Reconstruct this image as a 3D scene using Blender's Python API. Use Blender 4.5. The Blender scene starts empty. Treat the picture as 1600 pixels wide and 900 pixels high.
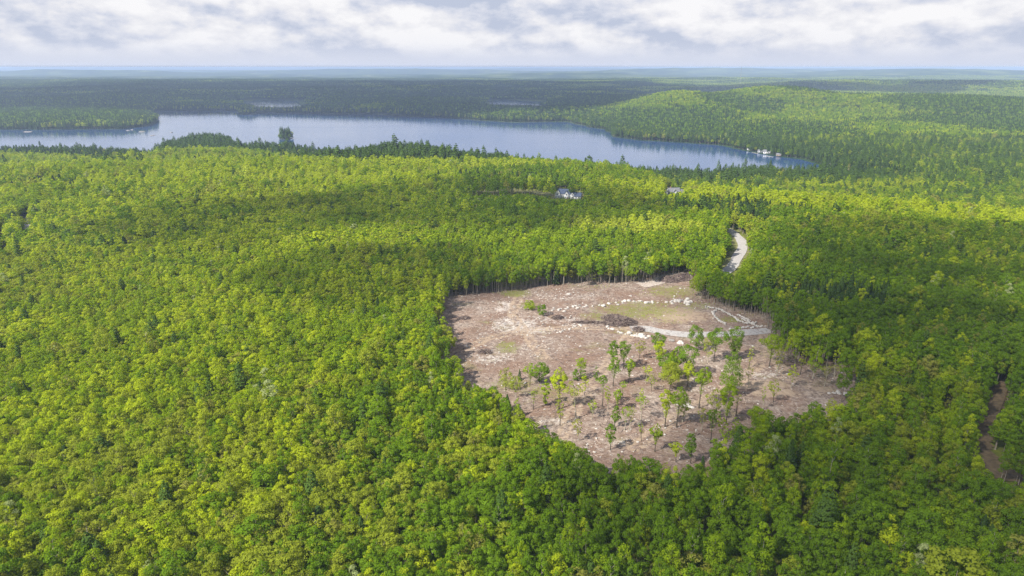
import bpy, math, random
import numpy as np
from math import radians, sin, cos, tan, pi

# ------------------------------------------------------------------ camera, sky, sun, exposure
SC = bpy.context.scene
COL = SC.collection
CAM_Z = 120.0
FPX = 1066.67                      # focal length in pixels of the 1600 px wide photograph
PITCH = math.atan(345.0 / FPX)
cam_d = bpy.data.cameras.new('camera'); cam_d.lens = 24; cam_d.sensor_width = 36
cam_d.clip_start = 1.0; cam_d.clip_end = 120000
cam = bpy.data.objects.new('camera', cam_d); COL.objects.link(cam)
cam.location = (0, 0, CAM_Z); cam.rotation_euler = (pi / 2 - PITCH, 0, 0)
SC.camera = cam

SUN_EL = radians(44)
TO_SUN = np.array([-0.82 * cos(SUN_EL), -0.572 * cos(SUN_EL), sin(SUN_EL)])
sun_d = bpy.data.lights.new('sun', 'SUN'); sun_d.energy = 5.0; sun_d.angle = radians(1.5)
sun_d.color = (1.0, 0.93, 0.82)
sun = bpy.data.objects.new('sun', sun_d); COL.objects.link(sun)
from mathutils import Vector
sun.rotation_euler = Vector(TO_SUN).to_track_quat('Z', 'Y').to_euler()
sun.location = (-300, -150, 400)

SC.view_settings.view_transform = 'Standard'; SC.view_settings.look = 'None'
SC.view_settings.exposure = 0.97; SC.view_settings.gamma = 1
cy = SC.cycles
cy.max_bounces = 6; cy.diffuse_bounces = 5; cy.glossy_bounces = 2; cy.transmission_bounces = 4
cy.transparent_max_bounces = 16; cy.volume_bounces = 1
cy.use_denoising = True
try: cy.denoiser = 'OPENIMAGEDENOISE'; cy.denoising_prefilter = 'NONE'
except Exception: pass

class NT:
    """small node-tree writer"""
    def __init__(s, tree): s.t = tree; s.n = tree.nodes; s.l = tree.links
    def add(s, typ, **kw):
        n = s.n.new(typ)
        for k, v in kw.items():
            if k.startswith('i_'):
                key = k[2:]; key = int(key) if key.isdigit() else key.replace('_', ' ')
                s.put(n.inputs[key], v)
            else: setattr(n, k, v)
        return n
    def put(s, sock, v):
        if hasattr(v, 'links') or isinstance(v, bpy.types.NodeSocket): s.l.new(v, sock)
        else: sock.default_value = v
    def math(s, op, a, b=None, c=None, clamp=False):
        n = s.n.new('ShaderNodeMath'); n.operation = op; n.use_clamp = clamp
        s.put(n.inputs[0], a)
        if b is not None: s.put(n.inputs[1], b)
        if c is not None: s.put(n.inputs[2], c)
        return n.outputs[0]
    def mix(s, f, a, b, mode='MIX'):
        n = s.n.new('ShaderNodeMix'); n.data_type = 'RGBA'; n.blend_type = mode
        s.put(n.inputs[0], f); s.put(n.inputs[6], a); s.put(n.inputs[7], b)
        return n.outputs[2]
    def ramp(s, f, stops, interp='LINEAR'):
        n = s.n.new('ShaderNodeValToRGB'); e = n.color_ramp; e.interpolation = interp
        while len(e.elements) < len(stops): e.elements.new(0.5)
        for el, (p, c) in zip(e.elements, stops):
            el.position = p; el.color = c if len(c) == 4 else (*c, 1)
        s.put(n.inputs[0], f)
        return n.outputs[0]
    def noise(s, vec, scale, detail=3, rough=0.55, dist=0.0):
        n = s.n.new('ShaderNodeTexNoise'); s.put(n.inputs['Vector'], vec)
        n.inputs['Scale'].default_value = scale; n.inputs['Detail'].default_value = detail
        n.inputs['Roughness'].default_value = rough; n.inputs['Distortion'].default_value = dist
        return n.outputs[0]

W = bpy.data.worlds.new('World'); SC.world = W; W.use_nodes = True
w = NT(W.node_tree); w.n.clear()
sky = w.add('ShaderNodeTexSky', sky_type='NISHITA', sun_disc=False)
sky.sun_elevation = SUN_EL; sky.sun_rotation = math.atan2(TO_SUN[0], TO_SUN[1]); sky.altitude = 200
bg_sky = w.add('ShaderNodeBackground', i_Color=sky.outputs[0], i_Strength=0.11)
tc = w.add('ShaderNodeTexCoord')
sep = w.add('ShaderNodeSeparateXYZ', i_Vector=tc.outputs['Generated'])
zz = w.math('MAXIMUM', sep.outputs[2], 0.0)
comb = w.add('ShaderNodeCombineXYZ', i_X=sep.outputs[0], i_Y=sep.outputs[1], i_Z=w.math('MULTIPLY', zz, 2.1))
n_big = w.noise(comb.outputs[0], 3.6, 8, 0.53, 0.0)
sh = w.add('ShaderNodeVectorMath', operation='ADD'); w.put(sh.inputs[0], comb.outputs[0]); sh.inputs[1].default_value = (0.010, 0.0, 0.026)
n_up = w.noise(sh.outputs[0], 3.6, 8, 0.53, 0.0)
relief = w.math('MULTIPLY', w.math('SUBTRACT', n_big, n_up), 8.5)            # bright tops, grey bases
lum = w.math('ADD', w.math('ADD', w.math('MULTIPLY', w.math('SUBTRACT', n_big, 0.5), 0.9), 0.5), relief, clamp=True)
cl_col = w.ramp(lum, [(0.10, (0.43, 0.475, 0.59)), (0.40, (0.57, 0.592, 0.672)), (0.62, (0.68, 0.682, 0.72)), (0.92, (0.775, 0.77, 0.785))])
# near the horizon the deck melts into an even pale band
band = w.ramp(zz, [(0.0, (1, 1, 1)), (0.012, (0.9, 0.9, 0.9)), (0.032, (0.15, 0.15, 0.15)), (0.055, (0, 0, 0))])
cl_col = w.mix(band, cl_col, (0.56, 0.59, 0.69, 1))
bg_cl = w.add('ShaderNodeBackground', i_Color=cl_col, i_Strength=0.63)
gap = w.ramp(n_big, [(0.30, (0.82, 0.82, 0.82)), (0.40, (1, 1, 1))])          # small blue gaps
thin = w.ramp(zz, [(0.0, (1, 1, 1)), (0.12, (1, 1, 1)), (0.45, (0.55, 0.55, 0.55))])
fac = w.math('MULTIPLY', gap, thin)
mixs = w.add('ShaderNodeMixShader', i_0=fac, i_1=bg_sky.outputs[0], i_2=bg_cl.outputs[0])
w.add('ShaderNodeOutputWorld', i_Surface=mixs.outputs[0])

# ------------------------------------------------------------------ small helpers
def tag(o, label=None, cat=None, group=None, kind=None):
    if label: o['label'] = label
    if cat: o['category'] = cat
    if group: o['group'] = group
    if kind: o['kind'] = kind
    return o

def mesh_np(name, verts, faces, mats=(), midx=None, smooth=False):
    """verts (n,3); faces (m,k) with k 3 or 4"""
    verts = np.asarray(verts, np.float32); faces = np.asarray(faces, np.int32)
    me = bpy.data.meshes.new(name)
    m, k = faces.shape
    me.vertices.add(len(verts)); me.vertices.foreach_set('co', verts.ravel())
    me.loops.add(m * k); me.loops.foreach_set('vertex_index', faces.ravel())
    me.polygons.add(m); me.polygons.foreach_set('loop_start', np.arange(0, m * k, k, dtype=np.int32))
    for mt in mats: me.materials.append(mt)
    if midx is not None: me.polygons.foreach_set('material_index', np.asarray(midx, np.int32))
    me.update(calc_edges=True)
    if smooth: me.polygons.foreach_set('use_smooth', np.ones(m, bool))
    return me

def obj(name, me, parent=None, loc=(0, 0, 0), rz=0.0, scl=None, link=True):
    o = bpy.data.objects.new(name, me)
    o.location = loc; o.rotation_euler = (0, 0, rz)
    if scl is not None: o.scale = scl
    if parent: o.parent = parent
    if link: COL.objects.link(o)
    return o

def empty(name, loc=(0, 0, 0), rz=0.0, scl=None):
    o = bpy.data.objects.new(name, None); o.location = loc; o.rotation_euler = (0, 0, rz)
    o.empty_display_size = 0.5
    if scl is not None: o.scale = scl
    COL.objects.link(o); return o

class Geo:
    """collects quads"""
    def __init__(s): s.v = []; s.f = []; s.m = []; s.c = 0
    def quads(s, v, m=0):                       # v (n,4,3)
        v = np.asarray(v, float).reshape(-1, 4, 3); n = len(v)
        s.v.append(v.reshape(-1, 3)); s.f.append(np.arange(4 * n).reshape(n, 4) + s.c)
        s.m.append(np.full(n, m)); s.c += 4 * n
    def grid(s, v, f, m=0):
        v = np.asarray(v, float); f = np.asarray(f)
        s.v.append(v); s.f.append(f + s.c); s.m.append(np.full(len(f), m)); s.c += len(v)
    def tube(s, pts, rad, n=5, m=0):
        pts = np.asarray(pts, float); k = len(pts)
        d = np.gradient(pts, axis=0); d /= np.linalg.norm(d, axis=1)[:, None] + 1e-9
        ref = np.array([0.31, 0.95, 0.1]); a = np.cross(d, ref); a /= np.linalg.norm(a, axis=1)[:, None] + 1e-9
        b = np.cross(d, a); an = np.arange(n) * 2 * pi / n
        r = np.asarray(rad, float)[:, None, None]
        v = pts[:, None, :] + r * (a[:, None, :] * np.cos(an)[None, :, None] + b[:, None, :] * np.sin(an)[None, :, None])
        f = [[i * n + j, i * n + (j + 1) % n, (i + 1) * n + (j + 1) % n, (i + 1) * n + j] for i in range(k - 1) for j in range(n)]
        s.grid(v.reshape(-1, 3), f, m)
    def box(s, x0, x1, y0, y1, z0, z1, m=0):
        v = [(x, y, z) for z in (z0, z1) for y in (y0, y1) for x in (x0, x1)]
        s.grid(v, [[0, 2, 3, 1], [4, 5, 7, 6], [0, 1, 5, 4], [2, 6, 7, 3], [0, 4, 6, 2], [1, 3, 7, 5]], m)
    def mesh(s, name, mats, smooth=False):
        return mesh_np(name, np.concatenate(s.v), np.concatenate(s.f), mats, np.concatenate(s.m), smooth)

def vnoise(x, y, scale, seed=0, octs=1):
    """smooth value noise in 0..1 over world metres"""
    out = 0.0; amp = 1.0; tot = 0.0
    for o in range(octs):
        X = np.asarray(x, float) / scale * 2 ** o + 37.7 * (seed + o); Y = np.asarray(y, float) / scale * 2 ** o - 11.3 * (seed + o)
        ix = np.floor(X); iy = np.floor(Y); fx = X - ix; fy = Y - iy
        fx = fx * fx * (3 - 2 * fx); fy = fy * fy * (3 - 2 * fy)
        def h(a, b):
            t = np.sin(a * 127.1 + b * 311.7 + (seed + o) * 74.7) * 43758.5453
            return t - np.floor(t)
        v = (h(ix, iy) * (1 - fx) + h(ix + 1, iy) * fx) * (1 - fy) + (h(ix, iy + 1) * (1 - fx) + h(ix + 1, iy + 1) * fx) * fy
        out = out + v * amp; tot += amp; amp *= 0.5
    return out / tot

def sstep(a, b, x):
    t = np.clip((np.asarray(x, float) - a) / (b - a), 0, 1); return t * t * (3 - 2 * t)

def sdf(poly, x, y):
    """signed distance to a polygon, negative inside"""
    x = np.asarray(x, float).ravel(); y = np.asarray(y, float).ravel()
    P = np.asarray(poly, float); d = np.full(x.shape, 1e18); ins = np.zeros(x.shape, bool)
    for i in range(len(P)):
        a = P[i]; b = P[(i + 1) % len(P)]; e = b - a
        t = np.clip(((x - a[0]) * e[0] + (y - a[1]) * e[1]) / (e @ e + 1e-12), 0, 1)
        d = np.minimum(d, (x - a[0] - t * e[0]) ** 2 + (y - a[1] - t * e[1]) ** 2)
        c = (a[1] > y) != (b[1] > y)
        xi = a[0] + (y - a[1]) * e[0] / (e[1] if abs(e[1]) > 1e-9 else 1e-9)
        ins ^= c & (x < xi)
    d = np.sqrt(d); d[ins] *= -1
    return d

def ray(px, py):
    u = (px - 800) / FPX; v = (450 - py) / FPX
    return np.array([u, cos(PITCH) + v * sin(PITCH), -sin(PITCH) + v * cos(PITCH)])
def on_plane(px, py, z):
    d = ray(px, py); t = (z - CAM_Z) / d[2]; return np.array([d[0] * t, d[1] * t])
def project(x, y, z):
    dz = z - CAM_Z
    dep = y * cos(PITCH) - dz * sin(PITCH); up = y * sin(PITCH) + dz * cos(PITCH)
    return 800 + FPX * x / dep, 450 - FPX * up / dep, dep

# ------------------------------------------------------------------ terrain
LAKE_Z = -40.0
far_shore = [(-260, 205), (0, 203), (100, 203), (190, 202), (225, 198), (243, 192), (248, 186), (240, 179), (243, 173), (300, 173.5), (368, 172.5), (374, 179), (398, 179), (402, 175.5),
             (470, 177), (520, 178.5), (590, 179), (640, 182), (690, 184.5), (760, 189), (800, 191.5), (845, 191), (885, 190.5), (905, 195), (930, 201), (948, 203),
             (956, 214), (1000, 219.5), (1060, 223), (1120, 227), (1165, 236), (1210, 244), (1250, 249), (1296, 263)]
near_shore = [(1270, 264), (1200, 258), (1150, 258), (1100, 264), (1000, 262), (900, 259), (800, 252), (740, 246), (690, 240), (640, 236), (600, 236), (560, 238), (480, 228), (440, 227), (375, 224),
              (362, 214), (330, 209), (290, 213), (248, 226), (236, 237), (200, 235), (100, 229), (0, 229), (-260, 229)]
LAKE = [on_plane(px, py, LAKE_Z) for px, py in far_shore] + [on_plane(px, py, LAKE_Z + 16) for px, py in near_shore]
POND1 = [on_plane(px, py, LAKE_Z) for px, py in ((382, 158.5), (395, 157.2), (430, 156.4), (466, 157.6))] + [on_plane(px, py, LAKE_Z + 30) for px, py in ((468, 160.5), (440, 161.8), (400, 161.2))]
POND2 = [on_plane(px, py, LAKE_Z) for px, py in ((762, 157.2), (790, 156.6), (846, 158.2))] + [on_plane(px, py, LAKE_Z + 30) for px, py in ((840, 161), (800, 160.6), (770, 159.4))]
ISLES = [(*on_plane(447, 217, LAKE_Z), 17), (*on_plane(228, 222, LAKE_Z), 0.1)]

def water_dist(x, y):
    """distance outside the water (negative: in it)"""
    d = sdf(LAKE, x, y); d = np.minimum(d, sdf(POND1, x, y)); d = np.minimum(d, sdf(POND2, x, y))
    wob = (vnoise(x, y, 60, 5, 2) - 0.5) * 22 * sstep(900, 1800, y)
    d = d + wob
    for ix, iy, ir in ISLES: d = np.maximum(d, ir - np.hypot(x - ix, y - iy))
    return d

RIDGE_X = [-0.95, -0.75, -0.3, 0.0, 0.17, 0.26, 0.5, 0.78, 1.0]
RIDGE_R = [960, 960, 860, 800, 750, 675, 655, 655, 650]
HILLS = [  # px, py, distance, height, rx, ry
    (1062, 165, 2300, 58, 150, 360), (1200, 165, 2450, 55, 260, 330), (1400, 175, 2500, 34, 320, 380), (1560, 190, 2200, 30, 300, 300),
    (1330, 140, 4700, 50, 600, 300), (1560, 135, 4300, 40, 500, 500), (1480, 118, 11000, 110, 2300, 800), (1150, 116, 14000, 95, 2600, 1000), (600, 113, 16000, 100, 3600, 1100), (120, 113, 13500, 90, 2600, 900), (880, 115, 10500, 60, 1500, 600), (660, 250, 1065, 26, 100, 60), (300, 235, 1100, 14, 120, 90), (1150, 130, 6800, 30, 1200, 500),
    (700, 140, 6000, 18, 1800, 600), (200, 135, 6500, 20, 1500, 700), (1560, 122, 9500, 90, 2600, 900), (980, 120, 13000, 50, 2500, 900),
    (250, 114, 20000, 70, 5000, 1500), (1250, 114, 19000, 85, 3600, 1500), (800, 111, 26000, 80, 9000, 2500)]
HILLW = []
for px, py, D, h, rx, ry in HILLS:
    d = ray(px, py); t = D / d[1]; HILLW.append((d[0] * t, D, h, rx, ry))

def height(x, y):
    x = np.asarray(x, float); y = np.asarray(y, float); shp = x.shape; x = x.ravel(); y = y.ravel()
    r = np.hypot(x, y); wd = water_dist(x, y)
    az = x / np.maximum(y, 1.0); R = np.interp(az, RIDGE_X, RIDGE_R)
    wdt = np.interp(az, [-0.3, 0.17, 0.27, 1], [330, 330, 150, 150])
    fall = sstep(0, 1, (r - R) / wdt)
    near = 1 - fall
    # distant country: rolling, always above the water
    roll = ((vnoise(x, y, 700, 1, 3) - 0.38) * 46 + (vnoise(x, y, 330, 12, 2) - 0.45) * 16) * sstep(1300, 2400, y) + (vnoise(x, y, 5200, 9, 2) - 0.4) * 70 * sstep(7000, 16000, y)
    far = LAKE_Z + 9 + np.maximum(roll, -5)
    for hx, hy, h, rx, ry in HILLW: far = far + h * np.exp(-(((x - hx) / rx) ** 2 + ((y - hy) / ry) ** 2))
    base = near * 0.0 + (1 - near) * far
    base = base + near * ((vnoise(x, y, 260, 3, 2) - 0.5) * 5 * sstep(330, 520, r) + (vnoise(x, y, 45, 4) - 0.5) * 0.5)
    shore = sstep(0, 170, wd)
    z = (LAKE_Z + 1.2) + (base - LAKE_Z - 1.2) * np.maximum(shore, 0)
    z = np.where(wd < 8, LAKE_Z + np.clip(wd, -30, 8) * 0.15, z)
    return z.reshape(shp)

def hz(x, y): return float(height(np.array([x]), np.array([y]))[0])
def ground(px, py):
    """the point of the ground that the photograph shows at this pixel"""
    d = ray(px, py); z = 0.0
    for _ in range(25):
        t = (z - CAM_Z) / d[2]; zn = hz(d[0] * t, d[1] * t); z = z + (zn - z) * 0.6
    t = (z - CAM_Z) / d[2]
    return np.array([d[0] * t, d[1] * t, z])
def gpoly(pts): return np.array([ground(a, b)[:2] for a, b in pts])

# ------------------------------------------------------------------ materials
def new_mat(name):
    m = bpy.data.materials.new(name); m.use_nodes = True
    t = NT(m.node_tree); t.n.clear(); return m, t
def finish(t, shader): t.add('ShaderNodeOutputMaterial', i_Surface=shader)

def foliage_mat(name, c1, c2, trans=0.42, c3=None, gloss=True):
    """leaf colour between c1 and c2 per tree, drifting over the stand"""
    m, t = new_mat(name)
    oi = t.add('ShaderNodeObjectInfo'); geo = t.add('ShaderNodeNewGeometry')
    stand = t.noise(geo.outputs['Position'], 0.014, 3, 0.6)
    f = t.math('ADD', t.math('MULTIPLY', oi.outputs['Random'], 0.55), t.math('MULTIPLY', t.math('SUBTRACT', stand, 0.32), 1.5), clamp=True)
    col = t.mix(f, (*c1, 1), (*c2, 1))
    fine = t.noise(geo.outputs['Position'], 0.9, 2)
    col = t.mix(t.math('MULTIPLY', fine, 0.45), col, (*(c3 or c1), 1))
    d = t.add('ShaderNodeBsdfDiffuse', i_Color=col)
    tcol = t.mix(0.5, col, (min(c2[0] * 1.4, 1), min(c2[1] * 1.4, 1), c2[2] * 0.6, 1))
    tr = t.add('ShaderNodeBsdfTranslucent', i_Color=tcol)
    finish(t, t.add('ShaderNodeMixShader', i_0=trans, i_1=d.outputs[0], i_2=tr.outputs[0]).outputs[0])
    return m

def plain_mat(name, c1, c2, scale=2.0, rough=0.8, metal=0.0, bump=0.0, spec=0.3, detail=4):
    m, t = new_mat(name)
    geo = t.add('ShaderNodeNewGeometry')
    n = t.noise(geo.outputs['Position'], scale, detail, 0.6)
    col = t.mix(t.ramp(n, [(0.3, (0, 0, 0)), (0.7, (1, 1, 1))]), (*c1, 1), (*c2, 1))
    b = t.add('ShaderNodeBsdfPrincipled', i_Base_Color=col, i_Roughness=rough, i_Metallic=metal)
    b.inputs['Specular IOR Level'].default_value = spec
    if bump:
        bp = t.add('ShaderNodeBump', i_Height=n, i_Strength=bump, i_Distance=0.2); t.l.new(bp.outputs[0], b.inputs['Normal'])
    finish(t, b.outputs[0]); return m

FOL = {
    'yellow':  foliage_mat('leaves_yellow_green', (0.295, 0.375, 0.015), (0.400, 0.465, 0.019), c3=(0.24, 0.300, 0.017)),
    'fresh':   foliage_mat('leaves_fresh_green', (0.180, 0.280, 0.010), (0.270, 0.360, 0.012), c3=(0.135, 0.20, 0.011)),
    'deep':    foliage_mat('leaves_deep_green', (0.108, 0.200, 0.010), (0.165, 0.262, 0.012), c3=(0.08, 0.14, 0.011)),
    'lime':    foliage_mat('leaves_pale_lime', (0.33, 0.40, 0.035), (0.43, 0.49, 0.05), c3=(0.30, 0.34, 0.035)),
    'olive':   foliage_mat('leaves_olive', (0.215, 0.275, 0.022), (0.300, 0.345, 0.028), c3=(0.19, 0.22, 0.028)),
    'tan':     foliage_mat('buds_tan', (0.225, 0.250, 0.040), (0.280, 0.290, 0.055), c3=(0.20, 0.19, 0.045)),
    'silver':  foliage_mat('leaves_silver_green', (0.27, 0.33, 0.13), (0.36, 0.41, 0.19), c3=(0.24, 0.27, 0.12)),
    'conifer': foliage_mat('needles_dark', (0.032, 0.062, 0.015), (0.058, 0.100, 0.020), trans=0.1, c3=(0.024, 0.045, 0.018)),
    'pine':    foliage_mat('needles_pine', (0.050, 0.095, 0.017), (0.080, 0.135, 0.022), trans=0.15, c3=(0.04, 0.070, 0.017)),
}
BARK = plain_mat('bark_grey', (0.13, 0.11, 0.09), (0.26, 0.23, 0.19), 3.0)
BARK_PALE = plain_mat('bark_pale', (0.20, 0.18, 0.14), (0.36, 0.33, 0.27), 3.0)

# ground under and beyond the forest
GROUND, t = new_mat('ground_soil')
geo = t.add('ShaderNodeNewGeometry'); P = geo.outputs['Position']
att = t.add('ShaderNodeAttribute', attribute_name='cover')                  # 0 leaf litter, 1 far canopy
litter = t.mix(t.ramp(t.noise(P, 0.35, 5, 0.7), [(0.35, (0, 0, 0)), (0.65, (1, 1, 1))]), (0.075, 0.085, 0.025, 1), (0.14, 0.165, 0.03, 1))
stand = t.noise(P, 0.0021, 6, 0.62, 0.6)
far_c = t.ramp(stand, [(0.40, (0.020, 0.044, 0.024)), (0.50, (0.040, 0.072, 0.028)), (0.56, (0.090, 0.130, 0.035)), (0.62, (0.16, 0.20, 0.06)), (0.68, (0.30, 0.30, 0.16))])
speck = t.noise(P, 0.045, 4, 0.7)
far_c = t.mix(t.ramp(speck, [(0.4, (0.75, 0.75, 0.75)), (0.6, (0, 0, 0))]), far_c, (0.018, 0.036, 0.018, 1))
col = t.mix(att.outputs['Fac'], litter, far_c)
b = t.add('ShaderNodeBsdfDiffuse', i_Color=col)
finish(t, b.outputs[0])

SLASH, t = new_mat('clearing_soil')
geo = t.add('ShaderNodeNewGeometry'); P = geo.outputs['Position']
def attr(nm): return t.add('ShaderNodeAttribute', attribute_name=nm).outputs['Fac']
n1 = t.noise(P, 0.55, 6, 0.68, 0.6); n2 = t.noise(P, 0.055, 5, 0.65, 0.8); n3 = t.noise(P, 2.2, 4, 0.75); n4 = t.noise(P, 0.05, 5, 0.65, 1.0)
col = t.ramp(n1, [(0.30, (0.092, 0.070, 0.056)), (0.45, (0.205, 0.162, 0.132)), (0.57, (0.290, 0.242, 0.207)), (0.70, (0.42, 0.368, 0.326))])
col = t.mix(t.ramp(n2, [(0.40, (0.80, 0.80, 0.80)), (0.62, (0, 0, 0))]), col, (0.175, 0.112, 0.082, 1))
col = t.mix(t.ramp(n4, [(0.56, (0, 0, 0)), (0.70, (0.55, 0.55, 0.55))]), col, (0.17, 0.16, 0.06, 1))
col = t.mix(t.ramp(n3, [(0.60, (0, 0, 0)), (0.76, (0.5, 0.5, 0.5))]), col, (0.60, 0.52, 0.45, 1))
brk = t.math('SUBTRACT', t.math('ADD', t.noise(P, 0.22, 6, 0.7), t.math('MULTIPLY', t.math('SUBTRACT', n1, 0.5), 0.7)), 0.5)
def patch(nm, c_, gain=5.0, top=0.9):
    global col
    f = t.math('MULTIPLY', t.math('ADD', t.math('SUBTRACT', attr(nm), 0.5), t.math('MULTIPLY', brk, 1.5)), gain, clamp=True)
    col = t.mix(t.math('MULTIPLY', f, top), col, c_)
patch('pale', t.mix(n3, (0.36, 0.33, 0.31, 1), (0.66, 0.61, 0.56, 1)), 3.0, 0.8)
patch('sand', t.mix(n1, (0.24, 0.18, 0.125, 1), (0.40, 0.315, 0.235, 1)), 4.0, 0.85)
patch('weed', t.mix(n3, (0.11, 0.135, 0.03, 1), (0.22, 0.20, 0.07, 1)), 2.4, 0.8)
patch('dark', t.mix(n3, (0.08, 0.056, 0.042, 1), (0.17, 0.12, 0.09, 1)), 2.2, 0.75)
bs = t.add('ShaderNodeBsdfDiffuse', i_Color=col)
bp = t.add('ShaderNodeBump', i_Height=t.math('ADD', n1, t.math('MULTIPLY', n3, 0.4)), i_Strength=0.9, i_Distance=0.6)
t.l.new(bp.outputs[0], bs.inputs['Normal'])
finish(t, bs.outputs[0])

WATER, t = new_mat('lake_water')
geo = t.add('ShaderNodeNewGeometry'); P = geo.outputs['Position']
mp = t.add('ShaderNodeMapping', i_Vector=P); mp.inputs['Rotation'].default_value = (0, 0, 0.3); mp.inputs['Scale'].default_value = (0.45, 1.0, 1.0)
wind = t.noise(mp.outputs[0], 0.0035, 4, 0.55, 0.8)
ripple = t.noise(mp.outputs[0], 0.5, 4, 0.7)
bp = t.add('ShaderNodeBump', i_Height=ripple, i_Strength=0.10, i_Distance=0.5)
b = t.add('ShaderNodeBsdfPrincipled', i_Base_Color=(0.022, 0.060, 0.150, 1), i_Roughness=t.ramp(wind, [(0.35, (0.03,) * 3), (0.65, (0.11,) * 3)]))
b.inputs['IOR'].default_value = 1.33
t.l.new(bp.outputs[0], b.inputs['Normal'])
finish(t, b.outputs[0])

FLOORM = plain_mat('brown_forest_floor', (0.060, 0.045, 0.026), (0.15, 0.11, 0.062), 0.5, 0.95, bump=0.3, detail=6)
BARK_DARK = plain_mat('bark_dark', (0.045, 0.036, 0.028), (0.10, 0.085, 0.065), 3.0)
VERGE = plain_mat('rough_grass', (0.09, 0.10, 0.03), (0.20, 0.19, 0.075), 0.3, 0.95, detail=6)
GRAVEL = plain_mat('gravel', (0.25, 0.24, 0.235), (0.38, 0.365, 0.35), 1.2, 0.9, bump=0.3, detail=6)
TRACKM = plain_mat('dirt_track', (0.27, 0.23, 0.20), (0.42, 0.37, 0.33), 0.9, 0.95, bump=0.3, detail=6)
ROCK = plain_mat('pale_granite', (0.26, 0.245, 0.225), (0.50, 0.475, 0.44), 1.6, 0.8, bump=0.4)
ROCK_DARK = plain_mat('lichened_granite', (0.16, 0.15, 0.14), (0.30, 0.28, 0.26), 1.0, 0.85, bump=0.4)
STICK = plain_mat('cut_wood', (0.18, 0.13, 0.10), (0.50, 0.42, 0.36), 0.25, 0.9)
BRUSH = plain_mat('dead_brush', (0.045, 0.032, 0.032), (0.17, 0.125, 0.115), 0.9, 0.9)
WHITE = plain_mat('white_siding', (0.58, 0.59, 0.60), (0.68, 0.69, 0.70), 0.5, 0.6)
BLUEROOF = plain_mat('blue_grey_shingle', (0.06, 0.08, 0.14), (0.10, 0.13, 0.20), 0.8, 0.8)
GREYROOF = plain_mat('grey_shingle', (0.10, 0.105, 0.12), (0.17, 0.175, 0.19), 0.8, 0.8)
BROWNWALL = plain_mat('brown_siding', (0.20, 0.15, 0.11), (0.28, 0.21, 0.15), 0.5, 0.8)
GREYWALL = plain_mat('grey_siding', (0.34, 0.36, 0.39), (0.44, 0.46, 0.49), 0.5, 0.8)
GLASS = plain_mat('window_glass', (0.03, 0.04, 0.06), (0.06, 0.07, 0.09), 0.4, 0.12, spec=0.8)
BRICK = plain_mat('chimney_brick', (0.25, 0.12, 0.08), (0.33, 0.17, 0.12), 4, 0.9)
STEEL = plain_mat('galvanised_steel', (0.35, 0.36, 0.38), (0.5, 0.5, 0.52), 1, 0.5, 0.6)
PLANK = plain_mat('grey_plank', (0.40, 0.38, 0.35), (0.55, 0.52, 0.48), 1, 0.8)

CLEAR_PX = [(684, 466), (740, 461), (800, 455), (850, 448), (900, 444), (960, 444), (1012, 442), (1036, 431), (1082, 427), (1092, 440), (1088, 458), (1100, 472), (1135, 484), (1190, 496),
               (1214, 512), (1218, 548), (1244, 566), (1292, 578), (1336, 572), (1344, 590), (1332, 622), (1276, 641), (1215, 643), (1178, 660), (1165, 690), (1130, 700), (1096, 722), (1050, 724), (1010, 714), (985, 704), (952, 730),
               (938, 722), (890, 690), (860, 672), (835, 654), (818, 634), (795, 615), (750, 603), (720, 592), (706, 560), (692, 520), (682, 492)]
# ------------------------------------------------------------------ terrain sheet and water
na, nr = 420, 560
azs = np.radians(np.linspace(-68, 68, na)); rs = np.concatenate([[5], np.geomspace(40, 46000, nr - 1)])
A, Rr = np.meshgrid(azs, rs); X = Rr * np.sin(A); Y = Rr * np.cos(A); Z = height(X, Y)
idx = np.arange(na * nr).reshape(nr, na)
F = np.stack([idx[:-1, :-1], idx[:-1, 1:], idx[1:, 1:], idx[1:, :-1]], -1).reshape(-1, 4)
Z = Z - 1.6 * sstep(8.5, 5.0, sdf(gpoly(CLEAR_PX), X, Y)).reshape(X.shape)
far_cover = sstep(850, 1400, Rr.ravel())
# beyond the modelled woods the sheet itself carries the canopy height
canopy_up = 11 * sstep(6500, 8500, Rr)
wdg = water_dist(X.ravel(), Y.ravel()).reshape(X.shape)
canopy_up *= sstep(10, 40, wdg)
lump = (vnoise(X, Y, 55, 21, 2) - 0.5) * 12 * sstep(6500, 8500, Rr)
me = mesh_np('ground', np.stack([X, Y, Z + canopy_up + lump * (wdg > 30)], -1).reshape(-1, 3), F, [GROUND], smooth=True)
at = me.attributes.new('cover', 'FLOAT', 'POINT'); at.data.foreach_set('value', far_cover.astype(np.float32))
tag(obj('ground', me), kind='structure')

def flat_poly(name, poly, z, mat):
    import bmesh
    bm = bmesh.new(); vs = [bm.verts.new((p[0], p[1], z)) for p in poly]; f = bm.faces.new(vs)
    bmesh.ops.triangulate(bm, faces=[f]); bm.normal_update()
    for f in bm.faces:
        if f.normal.z < 0: f.normal_flip()
    me = bpy.data.meshes.new(name); bm.to_mesh(me); bm.free(); me.materials.append(mat); return obj(name, me)
def grow(poly, d):
    c = np.mean(poly, axis=0); return [p + (p - c) / np.linalg.norm(p - c) * d for p in np.asarray(poly)]
xs = [p[0] for p in LAKE]; ys = [p[1] for p in LAKE]
tag(flat_poly('lake', [(min(xs) - 80, min(ys) - 80), (max(xs) + 80, min(ys) - 80), (max(xs) + 80, max(ys) + 60), (min(xs) - 80, max(ys) + 60)], LAKE_Z, WATER), kind='structure')
tag(flat_poly('pond', grow(POND1, 30), LAKE_Z, WATER), kind='structure')
tag(flat_poly('pond', grow(POND2, 30), LAKE_Z, WATER), kind='structure')

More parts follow.
